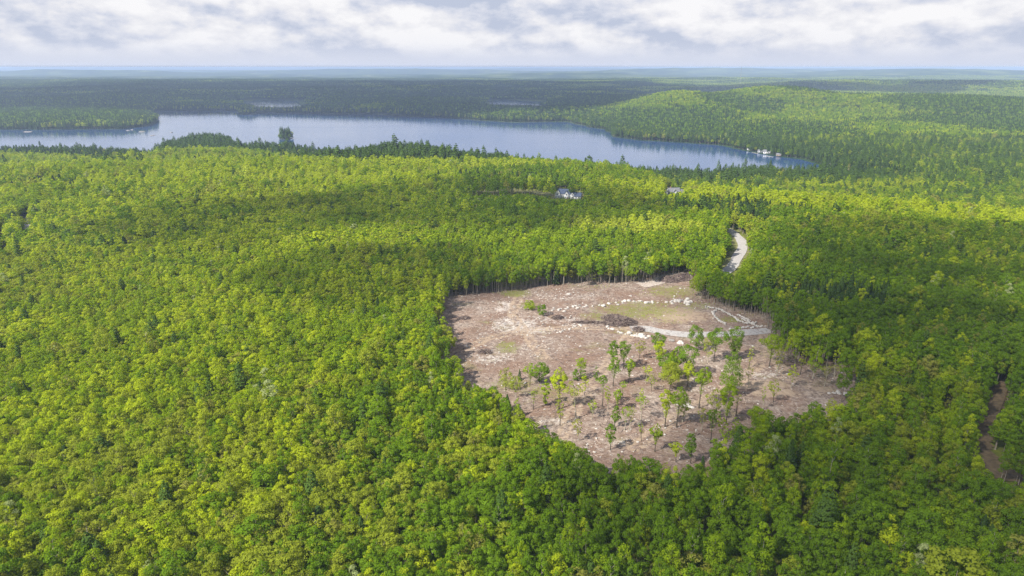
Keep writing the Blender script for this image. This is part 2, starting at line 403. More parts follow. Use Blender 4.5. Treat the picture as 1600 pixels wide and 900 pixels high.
# ------------------------------------------------------------------ open areas (ground seen between the trees)
CLEAR = gpoly(CLEAR_PX)
STRIP = gpoly([(722, 299.5), (745, 297), (775, 296.2), (800, 295.4), (835, 296.5), (850, 299), (866, 301.5), (866, 307), (846, 304), (822, 300.8), (795, 300.6), (750, 301)])
ROADTOP = gpoly([(1136, 358), (1148, 361), (1163, 376), (1168, 388), (1160, 404), (1152, 418), (1134, 420), (1132, 414), (1146, 398), (1150, 384), (1146, 372)])
YARD1 = gpoly([(864, 299), (913, 299), (914, 309.5), (866, 309.5)])
YARD2 = gpoly([(1037, 297), (1071, 297), (1071, 305), (1037, 305)])
GAPL = gpoly([(36, 343), (46, 337), (52, 341), (46, 352), (38, 362), (33, 358)])
GAPL2 = gpoly([(0, 374), (10, 366), (12, 384), (0, 394)])
GAPR = gpoly([(1548, 606), (1568, 602), (1570, 622), (1558, 642), (1546, 660), (1545, 700), (1565, 728), (1603, 742), (1603, 756), (1565, 748), (1534, 722), (1527, 690), (1536, 655)])
GAPLAKE = gpoly([(1290, 262), (1340, 265), (1420, 271), (1420, 273), (1340, 269), (1292, 266)])
BANK = gpoly([(1160, 236), (1210, 243), (1250, 248), (1290, 258), (1310, 263), (1290, 250), (1240, 240), (1190, 230)])
GAPMAST = gpoly([(908, 262), (926, 262), (926, 268), (908, 268)])
OPEN = [CLEAR, STRIP, ROADTOP, YARD1, YARD2, GAPL, GAPL2, GAPR, GAPLAKE, GAPMAST]

def blocked(x, y, z0, h, r):
    ragged = -6.0 * np.random.default_rng(4).uniform(size=len(x)) ** 4 - 0.3
    """True where a tree would stand in or hide an open area"""
    bad = np.zeros(len(x), bool)
    samples = [(0, 0.0, 0), (0, 0.96, 0), (-0.85, 0.75, 0), (0.85, 0.75, 0), (0, 0.5, 0)]
    for k, fz, _ in samples:
        zt = z0 + h * fz; s = (CAM_Z - z0) / np.maximum(CAM_Z - zt, 5)
        gx = (x + k * r) * s; gy = y * s
        for P in OPEN:
            mn = P.min(0) - 6; mx = P.max(0) + 6
            c = (gx > mn[0]) & (gx < mx[0]) & (gy > mn[1]) & (gy < mx[1]) & ~bad
            if c.any():
                ii = np.where(c)[0]; bad[ii] |= sdf(P, gx[ii], gy[ii]) < (ragged[ii] if P is CLEAR else (2.0 if P is ROADTOP or P is STRIP else (1.0 if fz == 0 else -0.5)))
    return bad

RUTS = [[(700, 560), (760, 530), (830, 515), (900, 512), (985, 514)], [(985, 520), (950, 570), (905, 625), (880, 680)], [(1195, 522), (1185, 570), (1150, 600), (1060, 650), (990, 700)], [(1195, 525), (1230, 590), (1290, 608)], [(812, 462), (800, 490), (820, 520), (850, 560)]]
# the clearing sheet, with soft patches of weeds, pale stony soil, sand and dark brash with tree shade painted in
cs = 1.6
mn = CLEAR.min(0) - 14; mx = CLEAR.max(0) + 14
gx = np.arange(mn[0], mx[0], cs); gy = np.arange(mn[1], mx[1], cs)
GX, GY = np.meshgrid(gx, gy); D = sdf(CLEAR, GX, GY).reshape(GX.shape)
ok = D < 11
GZ = height(GX, GY) + 0.10 + (vnoise(GX, GY, 9, 31, 3) - 0.5) * 0.8 * sstep(8, -2, D) * 1.0
GZ = np.where(D > 8, height(GX, GY) - 0.3, GZ)
def blobs(lst, X, Y):
    v = np.zeros(X.shape)
    for px, py, rx, ry, s in lst:
        c = ground(px, py)
        v = np.maximum(v, s * np.exp(-((((X - c[0]) / rx) ** 2 + ((Y - c[1]) / ry) ** 2)) ** 1.3))
    return v
WEED = [(1000, 486, 32, 18, .85), (950, 495, 20, 10, .8), (1040, 498, 16, 14, .6), (805, 458, 11, 9, 1), (826, 477, 6, 5, .9), (1050, 456, 22, 16, .8), (1010, 474, 30, 6, .7),
        (794, 542, 7, 9, .9), (1085, 478, 16, 9, .7), (1140, 500, 9, 6, .9), (760, 505, 7, 5, .6), (850, 520, 8, 8, .5), (930, 448, 30, 6, .55), (800, 600, 11, 6, .9), (835, 612, 12, 6, .7),
        (1020, 548, 12, 8, .5), (980, 520, 14, 5, .7), (1220, 560, 12, 12, .5), (1300, 575, 10, 8, .7), (1130, 700, 8, 3, .5), (1180, 490, 8, 9, .5), (880, 600, 8, 5, .45), (1000, 600, 20, 7, .35)]
PALE = [(806, 508, 16, 16, .8), (830, 515, 18, 8, .8), (788, 480, 8, 14, .7), (870, 500, 22, 9, .6), (900, 510, 12, 8, .6), (770, 560, 16, 8, .65), (860, 540, 16, 8, .4), (880, 463, 25, 9, .5), (940, 700, 10, 4, .5),
        (1200, 585, 16, 5, .6), (880, 660, 12, 5, .6), (1060, 560, 12, 8, .4), (1000, 440, 12, 5, .4), (960, 690, 8, 5, .5), (750, 540, 9, 8, .4), (1100, 610, 12, 4, .5), (1040, 665, 15, 5, .5)]
SAND = [(1060, 494, 24, 12, .9), (1050, 486, 20, 8, .8), (1190, 602, 18, 6, .9), (1215, 615, 18, 5, .8), (1160, 615, 10, 5, .5), (1290, 610, 10, 6, .7), (995, 492, 14, 5, .5)]
BRASH_SHADE = [(742, 515, 6, 14, .6), (875, 497, 7, 5, .8), (725, 498, 6, 3, .9), (870, 632, 16, 5, .6), (1180, 560, 12, 9, .6), (1060, 602, 12, 7, .6), (1078, 640, 9, 4, .7), (1190, 632, 14, 3, .8), (1290, 592, 12, 6, .4),  # brash heaps, plus painted shade of the left forest edge and lone trees
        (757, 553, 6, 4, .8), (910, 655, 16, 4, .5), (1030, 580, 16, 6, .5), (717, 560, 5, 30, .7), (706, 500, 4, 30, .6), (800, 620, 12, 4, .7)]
vid = -np.ones(GX.shape, int); vid[ok] = np.arange(ok.sum())
q = np.stack([vid[:-1, :-1], vid[:-1, 1:], vid[1:, 1:], vid[1:, :-1]], -1).reshape(-1, 4); q = q[(q >= 0).all(1)]
vx, vy = GX[ok], GY[ok]
me = mesh_np('clearing_ground', np.stack([vx, vy, GZ[ok]], -1), q, [SLASH], smooth=True)
for nm, lst in (('weed', WEED), ('pale', PALE), ('sand', SAND), ('dark', BRASH_SHADE)):
    me.attributes.new(nm, 'FLOAT', 'POINT').data.foreach_set('value', blobs(lst, vx, vy).astype(np.float32))
rut = np.zeros(len(vx))
for L_ in RUTS:
    Q = np.array([ground(*p)[:2] for p in L_])
    for a_, b_ in zip(Q[:-1], Q[1:]):
        e_ = b_ - a_; t_ = np.clip(((vx - a_[0]) * e_[0] + (vy - a_[1]) * e_[1]) / (e_ @ e_), 0, 1); d_ = np.hypot(vx - a_[0] - t_ * e_[0], vy - a_[1] - t_ * e_[1])
        rut = np.maximum(rut, np.exp(-((d_ - 1.7) / 1.3) ** 2) * 0.62 + 0.25 * (d_ < 4))
sv = np.maximum(blobs(SAND, vx, vy), rut); me.attributes['sand'].data.foreach_set('value', sv.astype(np.float32))
tag(obj('clearing_ground', me), kind='structure')
def cz(x, y):
    """height of the clearing's sheet"""
    x = np.asarray(x, float); y = np.asarray(y, float)
    return height(x, y) + 0.10 + (vnoise(x, y, 9, 31, 3) - 0.5) * 0.8 * sstep(8, -2, sdf(CLEAR, x, y)).reshape(x.shape)

def sheet(name, poly, mat, lift=0.3, cell=3.0, pad=3.0, weed=0.35):
    poly = np.asarray(poly); mn = poly.min(0) - pad - cell; mx = poly.max(0) + pad + cell
    GX, GY = np.meshgrid(np.arange(mn[0], mx[0], cell), np.arange(mn[1], mx[1], cell))
    ok = sdf(poly, GX, GY).reshape(GX.shape) < pad + (vnoise(GX, GY, 7, 2) - .5) * cell * 2
    vid = -np.ones(GX.shape, int); vid[ok] = np.arange(ok.sum())
    q = np.stack([vid[:-1, :-1], vid[:-1, 1:], vid[1:, 1:], vid[1:, :-1]], -1).reshape(-1, 4); q = q[(q >= 0).all(1)]
    me = mesh_np(name, np.stack([GX[ok], GY[ok], height(GX[ok], GY[ok]) + lift], -1), q, [mat], smooth=True)
    for nm, v in (('weed', weed), ('pale', 0.2), ('sand', 0.45), ('dark', 0.0)):
        me.attributes.new(nm, 'FLOAT', 'POINT').data.foreach_set('value', np.full(ok.sum(), v, np.float32))
    return tag(obj(name, me), kind='structure')
sheet('bare_ground', STRIP, VERGE); sheet('yard', YARD1, VERGE); sheet('yard', YARD2, VERGE)
sheet('bare_ground', GAPR, FLOORM, cell=1.5, pad=2); sheet('bare_ground', GAPL, GRAVEL, pad=2); sheet('shore_ground', GAPLAKE, SLASH, 0.3, 6, 6)
sheet('verge', ROADTOP, VERGE, 0.2, 2.0, 3, 1.1)

def strip_road(name, pts, width, mat, lift, onclear=False):
    P = np.array([ground(*p)[:2] for p in pts]); seg = []
    for i in range(len(P) - 1):                          # Catmull-Rom
        p0 = P[max(i - 1, 0)]; p1 = P[i]; p2 = P[i + 1]; p3 = P[min(i + 2, len(P) - 1)]
        for s in np.linspace(0, 1, 14, endpoint=False):
            seg.append(0.5 * ((2 * p1) + (-p0 + p2) * s + (2 * p0 - 5 * p1 + 4 * p2 - p3) * s * s + (-p0 + 3 * p1 - 3 * p2 + p3) * s ** 3))
    seg.append(P[-1]); S = np.array(seg); T = np.gradient(S, axis=0); T /= np.linalg.norm(T, axis=1)[:, None]
    N = np.stack([-T[:, 1], T[:, 0]], -1); cols = 7
    wv = width * (0.9 + 0.25 * vnoise(S[:, 0], S[:, 1], 8, 3))
    V = np.stack([S + N * (k * wv[:, None]) for k in np.linspace(-.5, .5, cols)], 1).reshape(-1, 2)
    z = (cz(V[:, 0], V[:, 1]) if onclear else height(V[:, 0], V[:, 1])) + lift
    n = len(S); idx = np.arange(n * cols).reshape(n, cols)
    F = np.stack([idx[:-1, :-1], idx[1:, :-1], idx[1:, 1:], idx[:-1, 1:]], -1).reshape(-1, 4)
    return tag(obj(name, mesh_np(name, np.column_stack([V, z]), F, [mat], smooth=True)), kind='structure')
strip_road('gravel_road', [(1120, 352), (1140, 360), (1157, 375), (1160, 388), (1152, 402), (1143, 418), (1125, 432)], 6.6, GRAVEL, 0.4)
strip_road('dirt_track', [(1080, 428), (1045, 433), (1025, 441), (1000, 446)], 9.0, TRACKM, 0.15, True)
strip_road('gravel_track', [(985, 514), (1010, 514), (1040, 520), (1070, 523), (1110, 523), (1150, 521), (1203, 516)], 6.5, GRAVEL, 0.12, True)
strip_road('forest_road', [(1572, 590), (1566, 612), (1555, 640), (1548, 670)], 3.2, FLOORM, 0.75)

# ------------------------------------------------------------------ tree shapes
def cards(rng, pos, nrm, size):
    """leaf clumps: one bent quad each"""
    n = len(pos); nrm = nrm / (np.linalg.norm(nrm, axis=1)[:, None] + 1e-9)
    ref = rng.normal(size=(n, 3)); a = np.cross(nrm, ref); a /= np.linalg.norm(a, axis=1)[:, None] + 1e-9
    b = np.cross(nrm, a); s = size * rng.uniform(0.55, 1.25, (n, 1)); k = rng.uniform(0.55, 1.0, (n, 1))
    j = lambda: rng.uniform(0.75, 1.2, (n, 1))
    return np.stack([pos - a * s * j() , pos - b * s * k * j() + nrm * s * 0.15, pos + a * s * j(), pos + b * s * k * j() - nrm * s * 0.1], 1) 

def lobed_crown(rng, H, R, zb, nl, leaves, size, flat=0.8, spread=1.0, top=0.12, lr=(0.30, 0.46)):
    """lobes through the crown's volume, leaf clumps over each; returns quads and lobe centres"""
    cen = []; rad = []
    L = H - zb
    for i in range(nl):
        tt = 1 - ((i + 0.5) / nl) ** 0.9
        t = np.clip(tt + rng.uniform(-.08, .08), 0, 1)
        prof = math.sqrt(max(0.0, 1 - ((t - 0.38) / 0.66) ** 2)) if t > 0.38 else (0.62 + t)
        a = i * 2.399 + rng.uniform(-.5, .5); rr = R * min(prof, 1) * rng.uniform(0.45, 0.78) * spread
        if t > 0.9: rr *= 0.4
        lrad = R * rng.uniform(*lr) * (0.8 if t > 0.8 else 1)
        cen.append((cos(a) * rr, sin(a) * rr, zb + lrad * 0.5 + t * (L - lrad * 1.2))); rad.append(lrad)
    cen = np.array(cen); rad = np.array(rad); per = np.maximum((leaves * rad ** 2 / (rad ** 2).sum()).astype(int), 3)
    out = []
    for c, r, n in zip(cen, rad, per):
        d = rng.normal(size=(n, 3)); d /= np.linalg.norm(d, axis=1)[:, None]
        outw = np.array([c[0], c[1], 0.0]) / (R + 1e-6) * 0.8 + np.array([0, 0, 0.35])
        d = d + outw; d /= np.linalg.norm(d, axis=1)[:, None]
        rr = r * rng.uniform(0.72, 1.12, (n, 1)); sc = np.array([1.0, 1.0, flat])
        p = c + d * rr * sc
        out.append(cards(rng, p, d + rng.normal(size=(n, 3)) * 0.34 + np.array([0, 0, .22]), size))
    return np.concatenate(out), cen

def trunk_geo(g, rng, H, zb, cen, r0=0.16, m=0, limbs=6, top=0.72, side=5):
    k = 6; zs = np.linspace(-0.3, H * top, k); bend = rng.uniform(-.3, .3, 2)
    pts = np.stack([bend[0] * np.sin(zs / H * 2.2), bend[1] * np.sin(zs / H * 2.6), zs], -1)
    rr = r0 * (1 - 0.82 * (zs / (H * top)).clip(0, 1)); rr[0] *= 1.35
    g.tube(pts, rr, side, m)
    for i in range(limbs):
        if len(cen) == 0: break
        c = cen[int(rng.integers(len(cen)))]; z1 = max(zb * 0.75, c[2] - np.hypot(c[0], c[1]) * 0.9 - 0.8)
        f = np.array([np.interp(z1, zs, pts[:, 0]), np.interp(z1, zs, pts[:, 1]), z1])
        mid = (f + c) / 2 + np.array([0, 0, -0.2])
        g.tube([f, mid, c], [r0 * 0.42, r0 * 0.3, r0 * 0.12], 3, m)

def cone_crown(rng, H, R, zb, n, size, layered=False):
    t = rng.uniform(0, 1, n) ** 0.75; t = 1 - t
    if layered: t = np.round(t * 9) / 9 + rng.normal(size=n) * 0.018
    t = np.clip(t, 0, 1)
    a = rng.uniform(0, 2 * pi, n)
    wob = 0.78 + 0.3 * np.sin(a * 3 + t * 17) * np.sin(a * 2 + t * 9)
    prof = (1 - t) ** (0.75 if not layered else 0.5) * wob
    rr = R * prof * rng.uniform(0.35, 1.0, n) ** 0.5
    p = np.stack([np.cos(a) * rr, np.sin(a) * rr, zb + t * (H - zb) - rr * (0.35 if not layered else -0.05)], -1)
    nn = np.stack([np.cos(a) * 0.7, np.sin(a) * 0.7, np.full(n, 0.75)], -1) + rng.normal(size=(n, 3)) * 0.35
    return cards(rng, p, nn, size)

SHAPES = {}   # (shape, variant, lod) -> (leaf quads, trunk Geo args)
def make_shape(kind, seed, lod=0):
    rng = np.random.default_rng(seed * 17 + len(kind) * 101 + ord(kind[0]))
    g = Geo(); k = {0: 1.0, 1: 0.30}[lod]; sz = {0: 1.0, 1: 1.8}[lod]
    if kind == 'round':
        H = 15; q, c = lobed_crown(rng, H, 3.0, 5.6, 20, int(1700 * k), 0.235 * sz)
    elif kind == 'tall':
        H = 16.5; q, c = lobed_crown(rng, H, 2.15, 5.5, 18, int(1200 * k), 0.225 * sz, lr=(0.34, 0.52))
    elif kind == 'spread':
        H = 14; q, c = lobed_crown(rng, H, 3.9, 6.0, 30, int(2300 * k), 0.24 * sz, flat=0.62, lr=(0.22, 0.36))
    elif kind == 'sparse':
        H = 14.5; q, c = lobed_crown(rng, H, 2.8, 5.0, 26, int(1150 * k), 0.20 * sz, lr=(0.2, 0.42))
    elif kind == 'conifer':
        H = 16; q = cone_crown(rng, H, 3.0, 2.5, int(1300 * k), 0.30 * sz); c = []
    else:
        H = 20; q = cone_crown(rng, H, 3.2, 6.0, int(1300 * k), 0.32 * sz, True); c = []
    trunk_geo(g, rng, H, 5.0, c, 0.17, 0, 9 if kind == 'sparse' else 6)
    return q, g

KIND_OF = {'yellow': ['round', 'tall', 'spread', 'round'], 'fresh': ['round', 'tall', 'spread', 'tall'], 'deep': ['round', 'tall', 'spread', 'round'],
           'lime': ['tall', 'round', 'tall'], 'olive': ['spread', 'round', 'sparse', 'spread'], 'tan': ['sparse', 'spread', 'sparse'], 'silver': ['sparse', 'tall'], 'conifer': ['conifer', 'conifer', 'conifer'], 'pine': ['pine', 'pine']}
PROTO = bpy.data.collections.new('tree_shapes')
protos = []                       # in name order
near_mesh = {}                    # (tone, i) -> (crown mesh, trunk mesh)
proto_id = {}
def add_proto(key, me):
    proto_id[key] = len(protos); o = bpy.data.objects.new('p%04d' % len(protos), me); PROTO.objects.link(o); protos.append(o)
seed = 0
for tone, kinds in KIND_OF.items():
    for i, kd in enumerate(kinds):
        seed += 1
        for lod in (0, 1):
            q, g = make_shape(kd, seed, lod)
            bark = BARK_PALE if kd in ('tall', 'sparse') else BARK
            both = Geo(); both.quads(q, 0)
            for v, f in zip(g.v, g.f): pass
            tv = np.concatenate(g.v); tf = np.concatenate(g.f); both.grid(tv, tf, 1)
            add_proto((tone, i, lod), both.mesh('tree', [FOL[tone], bark]))
            if lod == 0:
                c = Geo(); c.quads(q, 0)
                near_mesh[(tone, i)] = (c.mesh('crown', [FOL[tone]]), g.mesh('trunk', [bark]))

# patches of distant woodland: every tree in them still has its own lumpy crown
def tile(seed, size, step, mix, quads, csize, rc):
    rng = np.random.default_rng(seed); g = Geo(); tones = list(mix); pr = np.array([mix[k] for k in tones], float); pr /= pr.sum()
    n = int(size / step)
    for i in range(n):
        for j in range(n):
            x = (i + 0.5 + rng.uniform(-.45, .45)) * step - size / 2; y = (j + 0.5 + rng.uniform(-.45, .45)) * step - size / 2
            k = int(rng.choice(len(tones), p=pr)); con = tones[k] in ('conifer', 'pine'); H = rng.uniform(11, 19) + (3 if con else 0); R = rc * rng.uniform(.75, 1.25) * (0.7 if con else 1)
            d = rng.normal(size=(quads, 3)); d[:, 2] = np.abs(d[:, 2]) * 0.9 - 0.15; d /= np.linalg.norm(d, axis=1)[:, None]
            if con:
                tt = rng.uniform(0, 1, quads); p = np.stack([d[:, 0] * R * (1 - tt), d[:, 1] * R * (1 - tt), H * (0.3 + 0.7 * tt)], -1)
            else:
                p = d * np.array([R, R, R * 1.15]) * rng.uniform(.75, 1.1, (quads, 1)) + np.array([0, 0, H - R * 1.1])
            g.quads(cards(rng, p + np.array([x, y, 0]), d + rng.normal(size=(quads, 3)) * .3 + np.array([0, 0, .2]), csize), k)
    return g.mesh('woodland', [FOL[t_] for t_ in tones])
MIXES = {'leafy': dict(fresh=4, yellow=1.6, olive=2.2, deep=2.4, conifer=1.0), 'mixed': dict(fresh=1.5, deep=3, olive=1.2, conifer=3.2, pine=1.6), 'dark': dict(conifer=5, pine=3, deep=2.0, fresh=0.5)}
for mk, mx_ in MIXES.items():
    for s in range(3):
        add_proto(('tileB', mk, s), tile(100 + s * 7 + len(mk), 42, 6.2, mx_, 40, 1.15, 4.0))
        add_proto(('tileC', mk, s), tile(300 + s * 7 + len(mk), 90, 7.5, mx_, 9, 2.6, 4.4))

# ------------------------------------------------------------------ where the trees stand
rng = np.random.default_rng(11)
def jitter_grid(x0, x1, y0, y1, step, jit=0.58):
    xs = np.arange(x0, x1, step); ys = np.arange(y0, y1, step)
    X, Y = np.meshgrid(xs, ys); X = X + (np.arange(len(ys)) % 2)[:, None] * step * 0.5
    return (X + rng.uniform(-jit, jit, X.shape) * step).ravel(), (Y + rng.uniform(-jit, jit, Y.shape) * step).ravel()
def in_view(x, y, m=0.84, pad=25): return np.abs(x) < y * m + pad

def tone_field(x, y):
    """which kind of tree grows here"""
    n = len(x); r = rng.uniform(size=n)
    a = vnoise(x, y, 95, 41, 2); b = vnoise(x, y, 34, 42, 2); c = vnoise(x, y, 60, 43, 2)
    dist = np.hypot(x, y)
    left = sstep(30, -90, x + (y - 200) * 0.10)
    wts = {}
    ridge = sstep(600, 640, dist) * sstep(720, 690, dist) * sstep(60, 150, x)
    wts['yellow'] = 0.45 + 2.4 * left * sstep(0.25, 0.65, b) + 9.0 * ridge + 0.5 * sstep(0.6, 0.8, b)
    wts['fresh'] = 1.3 + 1.0 * sstep(0.35, 0.65, a) + 0.0 * c
    wts['deep'] = 1.0 + 1.0 * (1 - left) + 1.4 * sstep(0.55, 0.35, a) - 0.5 * left
    wts['olive'] = 0.7 + 2.0 * sstep(0.5, 0.75, c) + 0.5 * left + 0.9 * sstep(60, 200, x) * sstep(400, 500, y)
    wts['tan'] = 0.03 + 0.55 * sstep(0.6, 0.8, c) * sstep(0.4, 0.7, b)
    wts['lime'] = 0.02 + 1.3 * left * sstep(0.45, 0.7, b) * sstep(0.4, 0.6, a) + 2.5 * ridge * sstep(0.4, 0.6, b)
    wts['silver'] = np.full(n, 0.012)
    wts['conifer'] = 0.004 + 0.22 * sstep(250, 400, dist) * sstep(0.66, 0.8, vnoise(x, y, 50, 44, 2)) + 0 * x
    wts['pine'] = 0.012 + 0 * x + 1.4 * sstep(710, 740, dist) * sstep(120, 200, x)
    def bump(name, px, py, rx, ry, s):
        cc = ground(px, py); g = np.exp(-(((x - cc[0]) / rx) ** 2 + ((y - cc[1]) / ry) ** 2) ** 2)
        wts[name] = wts[name] + s * g
    for px, py, rx, ry, s in ((1275, 478, 34, 10, 14), (1340, 488, 16, 10, 8), (1100, 335, 50, 35, 7), (1165, 352, 16, 20, 16), (1210, 340, 30, 20, 6), (800, 288, 70, 12, 6), (60, 300, 60, 30, 3),
                              (1480, 420, 60, 30, 2), (1040, 292, 20, 10, 6), (1375, 275, 50, 25, 6), (1300, 272, 60, 30, 4)):
        bump('conifer', px, py, rx, ry, s)
    for px, py, rx, ry, s in ((650, 250, 130, 120, 30), (300, 236, 130, 140, 10), (450, 238, 80, 80, 12), (120, 240, 200, 60, 8)):
        bump('pine', px, py, rx, ry, s)
    for px, py, rx, ry, s in ((985, 374, 40, 18, 60), (760, 270, 60, 25, 8), (420, 290, 80, 30, 6)):
        bump('lime', px, py, rx, ry, s)
    for px, py, rx, ry, s in ( (1330, 300, 200, 35, 3), (700, 268, 150, 30, 5), (380, 290, 180, 50, 3), (520, 262, 160, 30, 3)):
        bump('yellow', px, py, rx, ry, s)
    for px, py, rx, ry, s in ((900, 380, 90, 60, 4), (780, 400, 60, 50, 3), (1240, 520, 34, 24, 9)):
        bump('fresh' if px != 1240 else 'deep', px, py, rx, ry, s)
    wd = water_dist(x, y); sh = sstep(140, 30, wd) * (y > 700)
    wts['conifer'] = wts['conifer'] + 6 * sh; wts['pine'] = wts['pine'] + 3 * sh
    keys = list(wts); M = np.stack([np.maximum(wts[k] * np.ones(n), 0) for k in keys]) ** 2.1; M = np.cumsum(M / M.sum(0), 0)
    pick = (r[None, :] > M).sum(0).clip(0, len(keys) - 1)
    out = np.array(keys)[pick]; r2 = rng.uniform(size=n)
    for k, a_, b_ in (('conifer', 0, .007), ('silver', .007, .011), ('tan', .011, .05), ('pine', .05, .06), ('yellow', .06, .10), ('deep', .10, .14)): out[(r2 >= a_) & (r2 < b_)] = k
    return out

X1, Y1 = jitter_grid(-560, 560, 78, 620, 2.75)
X2, Y2 = jitter_grid(-1400, 1400, 620, 1500, 4.6)
def west(x, y): return sstep(40, -60, x + (y - 200) * 0.10)
k1 = in_view(X1, Y1) & (rng.uniform(size=len(X1)) > 0.30 - 0.27 * west(X1, Y1)); k2 = in_view(X2, Y2)
TX = np.concatenate([X1[k1], X2[k2]]); TY = np.concatenate([Y1[k1], Y2[k2]]); LOD = np.concatenate([np.zeros(k1.sum()), np.ones(k2.sum())])
LOD = np.where(TY > 430, 1, LOD)
wd = water_dist(TX, TY)
side = TY < np.interp(TX / TY, [-0.8, 0.6, 0.8], [1500, 1500, 1400])
keep = (wd > 5) & side
TX, TY, LOD = TX[keep], TY[keep], LOD[keep]
TZ = height(TX, TY)
TONE = tone_field(TX, TY)
hn = vnoise(TX, TY, 70, 51, 2)
TS = 0.90 * rng.uniform(0.66, 1.06, len(TX)) * (0.88 + 0.30 * hn) * (0.88 + 0.24 * vnoise(TX, TY, 15, 52, 2)); TS = np.where(rng.uniform(size=len(TX)) < 0.05, TS * 1.2, TS)
TS = np.where((TONE == 'conifer') | (TONE == 'pine'), TS * 0.88, TS)
LW = west(TX, TY) * sstep(640, 560, TY)
TS = TS * (1 - LW) + LW * (0.70 + (TS - 0.80) * 0.60 + 0.12 * vnoise(TX, TY, 28, 53, 2))
big = rng.uniform(size=len(TX)) < 0.035; TS = np.where(big, TS * rng.uniform(1.15, 1.4, len(TX)), TS)
TH = 15.2 * TS
TS = np.where(((TONE == 'conifer') | (TONE == 'pine')) & (TY > 850), TS * 1.3, TS)
keep = ~blocked(TX, TY, TZ, TH, 2.6 * TS)
TX, TY, TZ, TONE, TS, TH, LOD = [v[keep] for v in (TX, TY, TZ, TONE, TS, TH, LOD)]
IDX = np.array([int(rng.integers(len(KIND_OF[t_]))) for t_ in TONE])
ROT = rng.uniform(0, 2 * pi, len(TX))
SXY = (0.15 + 0.75 * TS) * rng.uniform(0.74, 1.12, len(TX)); SXY = np.where(rng.uniform(size=len(TX)) < 0.10, SXY * rng.uniform(1.25, 1.6, len(TX)), SXY) * (0.82 + 0.42 * vnoise(TX, TY, 22, 54, 2)) * (1 + 0.10 * west(TX, TY)); SXY = np.where((TONE == 'conifer') | (TONE == 'pine'), SXY * 1.3, SXY)
SXY = np.where(LOD == 1, SXY * 1.2, SXY)
print('near trees', len(TX))

# the largest in the picture become trees of their own
px_, py_, dep = project(TX, TY, TZ + TH * 0.75)
vis = (px_ > 2) & (px_ < 1598) & (py_ < 892) & (py_ > 300)
order = np.argsort(np.where(vis, dep, 1e9))[:246]
own = np.zeros(len(TX), bool); own[order] = True

# far side of the lake
def rows_tiles(x0, x1, y0, y1, step, kind, wmin):
    X, Y = jitter_grid(x0, x1, y0, y1, step, 0.16); k = in_view(X, Y, 0.82, 60); X, Y = X[k], Y[k]
    wd = water_dist(X, Y); return X[wd > wmin], Y[wd > wmin]
pts = []; tid = []; prot = []; pscl = []; ptilt = []
def stand_kind(x, y):
    d = 0.5 + (vnoise(x, y, 300, 61, 3) - 0.5) * 1.25; px, _, _ = project(x, y, -20.0); right = sstep(900, 1080, px)
    v = d + 0.28 * right - 0.21 + 0.12 * sstep(2800, 3400, y) * (1 - right) * 0
    return np.where(v > 0.56, 0, np.where(v > 0.42, 1, 2))
XB, YB = rows_tiles(-2900, 2900, 1260, 3500, 38, 'tileB', 42)
farside = (YB > 1500) | (sdf(LAKE, XB, YB) > 0) & (YB > 1490)
XB, YB = XB[farside], YB[farside]
XC, YC = rows_tiles(-7200, 7200, 3500, 8600, 80, 'tileC', 40)
# single trees along the far shores and on the islands
XS, YS = jitter_grid(-2500, 1500, 1000, 3400, 5.4)
k = in_view(XS, YS, 0.82, 30); XS, YS = XS[k], YS[k]
near_lake = sdf(LAKE, XS, YS) < 75; XS, YS = XS[near_lake], YS[near_lake]
ws = water_dist(XS, YS); k = (ws > 2.5) & (ws < 62) & (YS > 1500) | (ws > 2.5) & (sdf(LAKE, XS, YS) < 0)
XS, YS, ws = XS[k], YS[k], ws[k]
BANKP = BANK; OPEN2 = [GAPLAKE]
kb = sdf(BANK, XS, YS) > 0; thin = rng.uniform(size=len(XS)) < 0.35
XS, YS = XS[kb | thin], YS[kb | thin]
names_mk = ['leafy', 'mixed', 'dark']

P3 = []; PI = []; PS = []; PR = []
rest = ~own
P3.append(np.stack([TX, TY, TZ], -1)[rest]); PS.append(np.stack([SXY, SXY, TS], -1)[rest]); PR.append(ROT[rest])
PI.append(np.array([proto_id[(TONE[i], int(IDX[i]), int(LOD[i]))] for i in np.where(rest)[0]]))
for (XX, YY, tk) in ((XB, YB, 'tileB'), (XC, YC, 'tileC')):
    sk = stand_kind(XX, YY); n = len(XX)
    P3.append(np.stack([XX, YY, height(XX, YY)], -1)); s = rng.uniform(0.95, 1.12, n)
    PS.append(np.stack([s, s, np.ones(n)], -1)); PR.append(rng.uniform(0, 2 * pi, n))
    PI.append(np.array([proto_id[(tk, names_mk[int(k)], int(rng.integers(3)))] for k in sk]))
n = len(XS); tn = tone_field(XS, YS); s = rng.uniform(0.8, 1.25, n); isl = np.hypot(XS - ISLES[0][0], YS - ISLES[0][1]) < 40
s = np.where(isl, s * 1.15, s)
P3.append(np.stack([XS, YS, height(XS, YS)], -1)); PS.append(np.stack([s * 1.25, s * 1.25, s], -1)); PR.append(rng.uniform(0, 2 * pi, n))
PI.append(np.array([proto_id[(k, int(rng.integers(len(KIND_OF[k]))), 1)] for k in tn]))
ir = np.random.default_rng(3); n = 60; a = ir.uniform(0, 2 * pi, n); q_ = np.sqrt(ir.uniform(0, 1, n)) * 16
ix, iy = ISLES[0][0] + np.cos(a) * q_, ISLES[0][1] + np.sin(a) * q_; s = ir.uniform(0.45, 1.25, n) * (1.15 - q_ / 32)
P3.append(np.stack([ix, iy, height(ix, iy)], -1)); PS.append(np.stack([s * 1.5, s * 1.5, s * 1.1], -1)); PR.append(a)
PI.append(np.array([proto_id[(k, 0, 1)] for k in ir.choice(['conifer', 'pine', 'deep'], n)]))
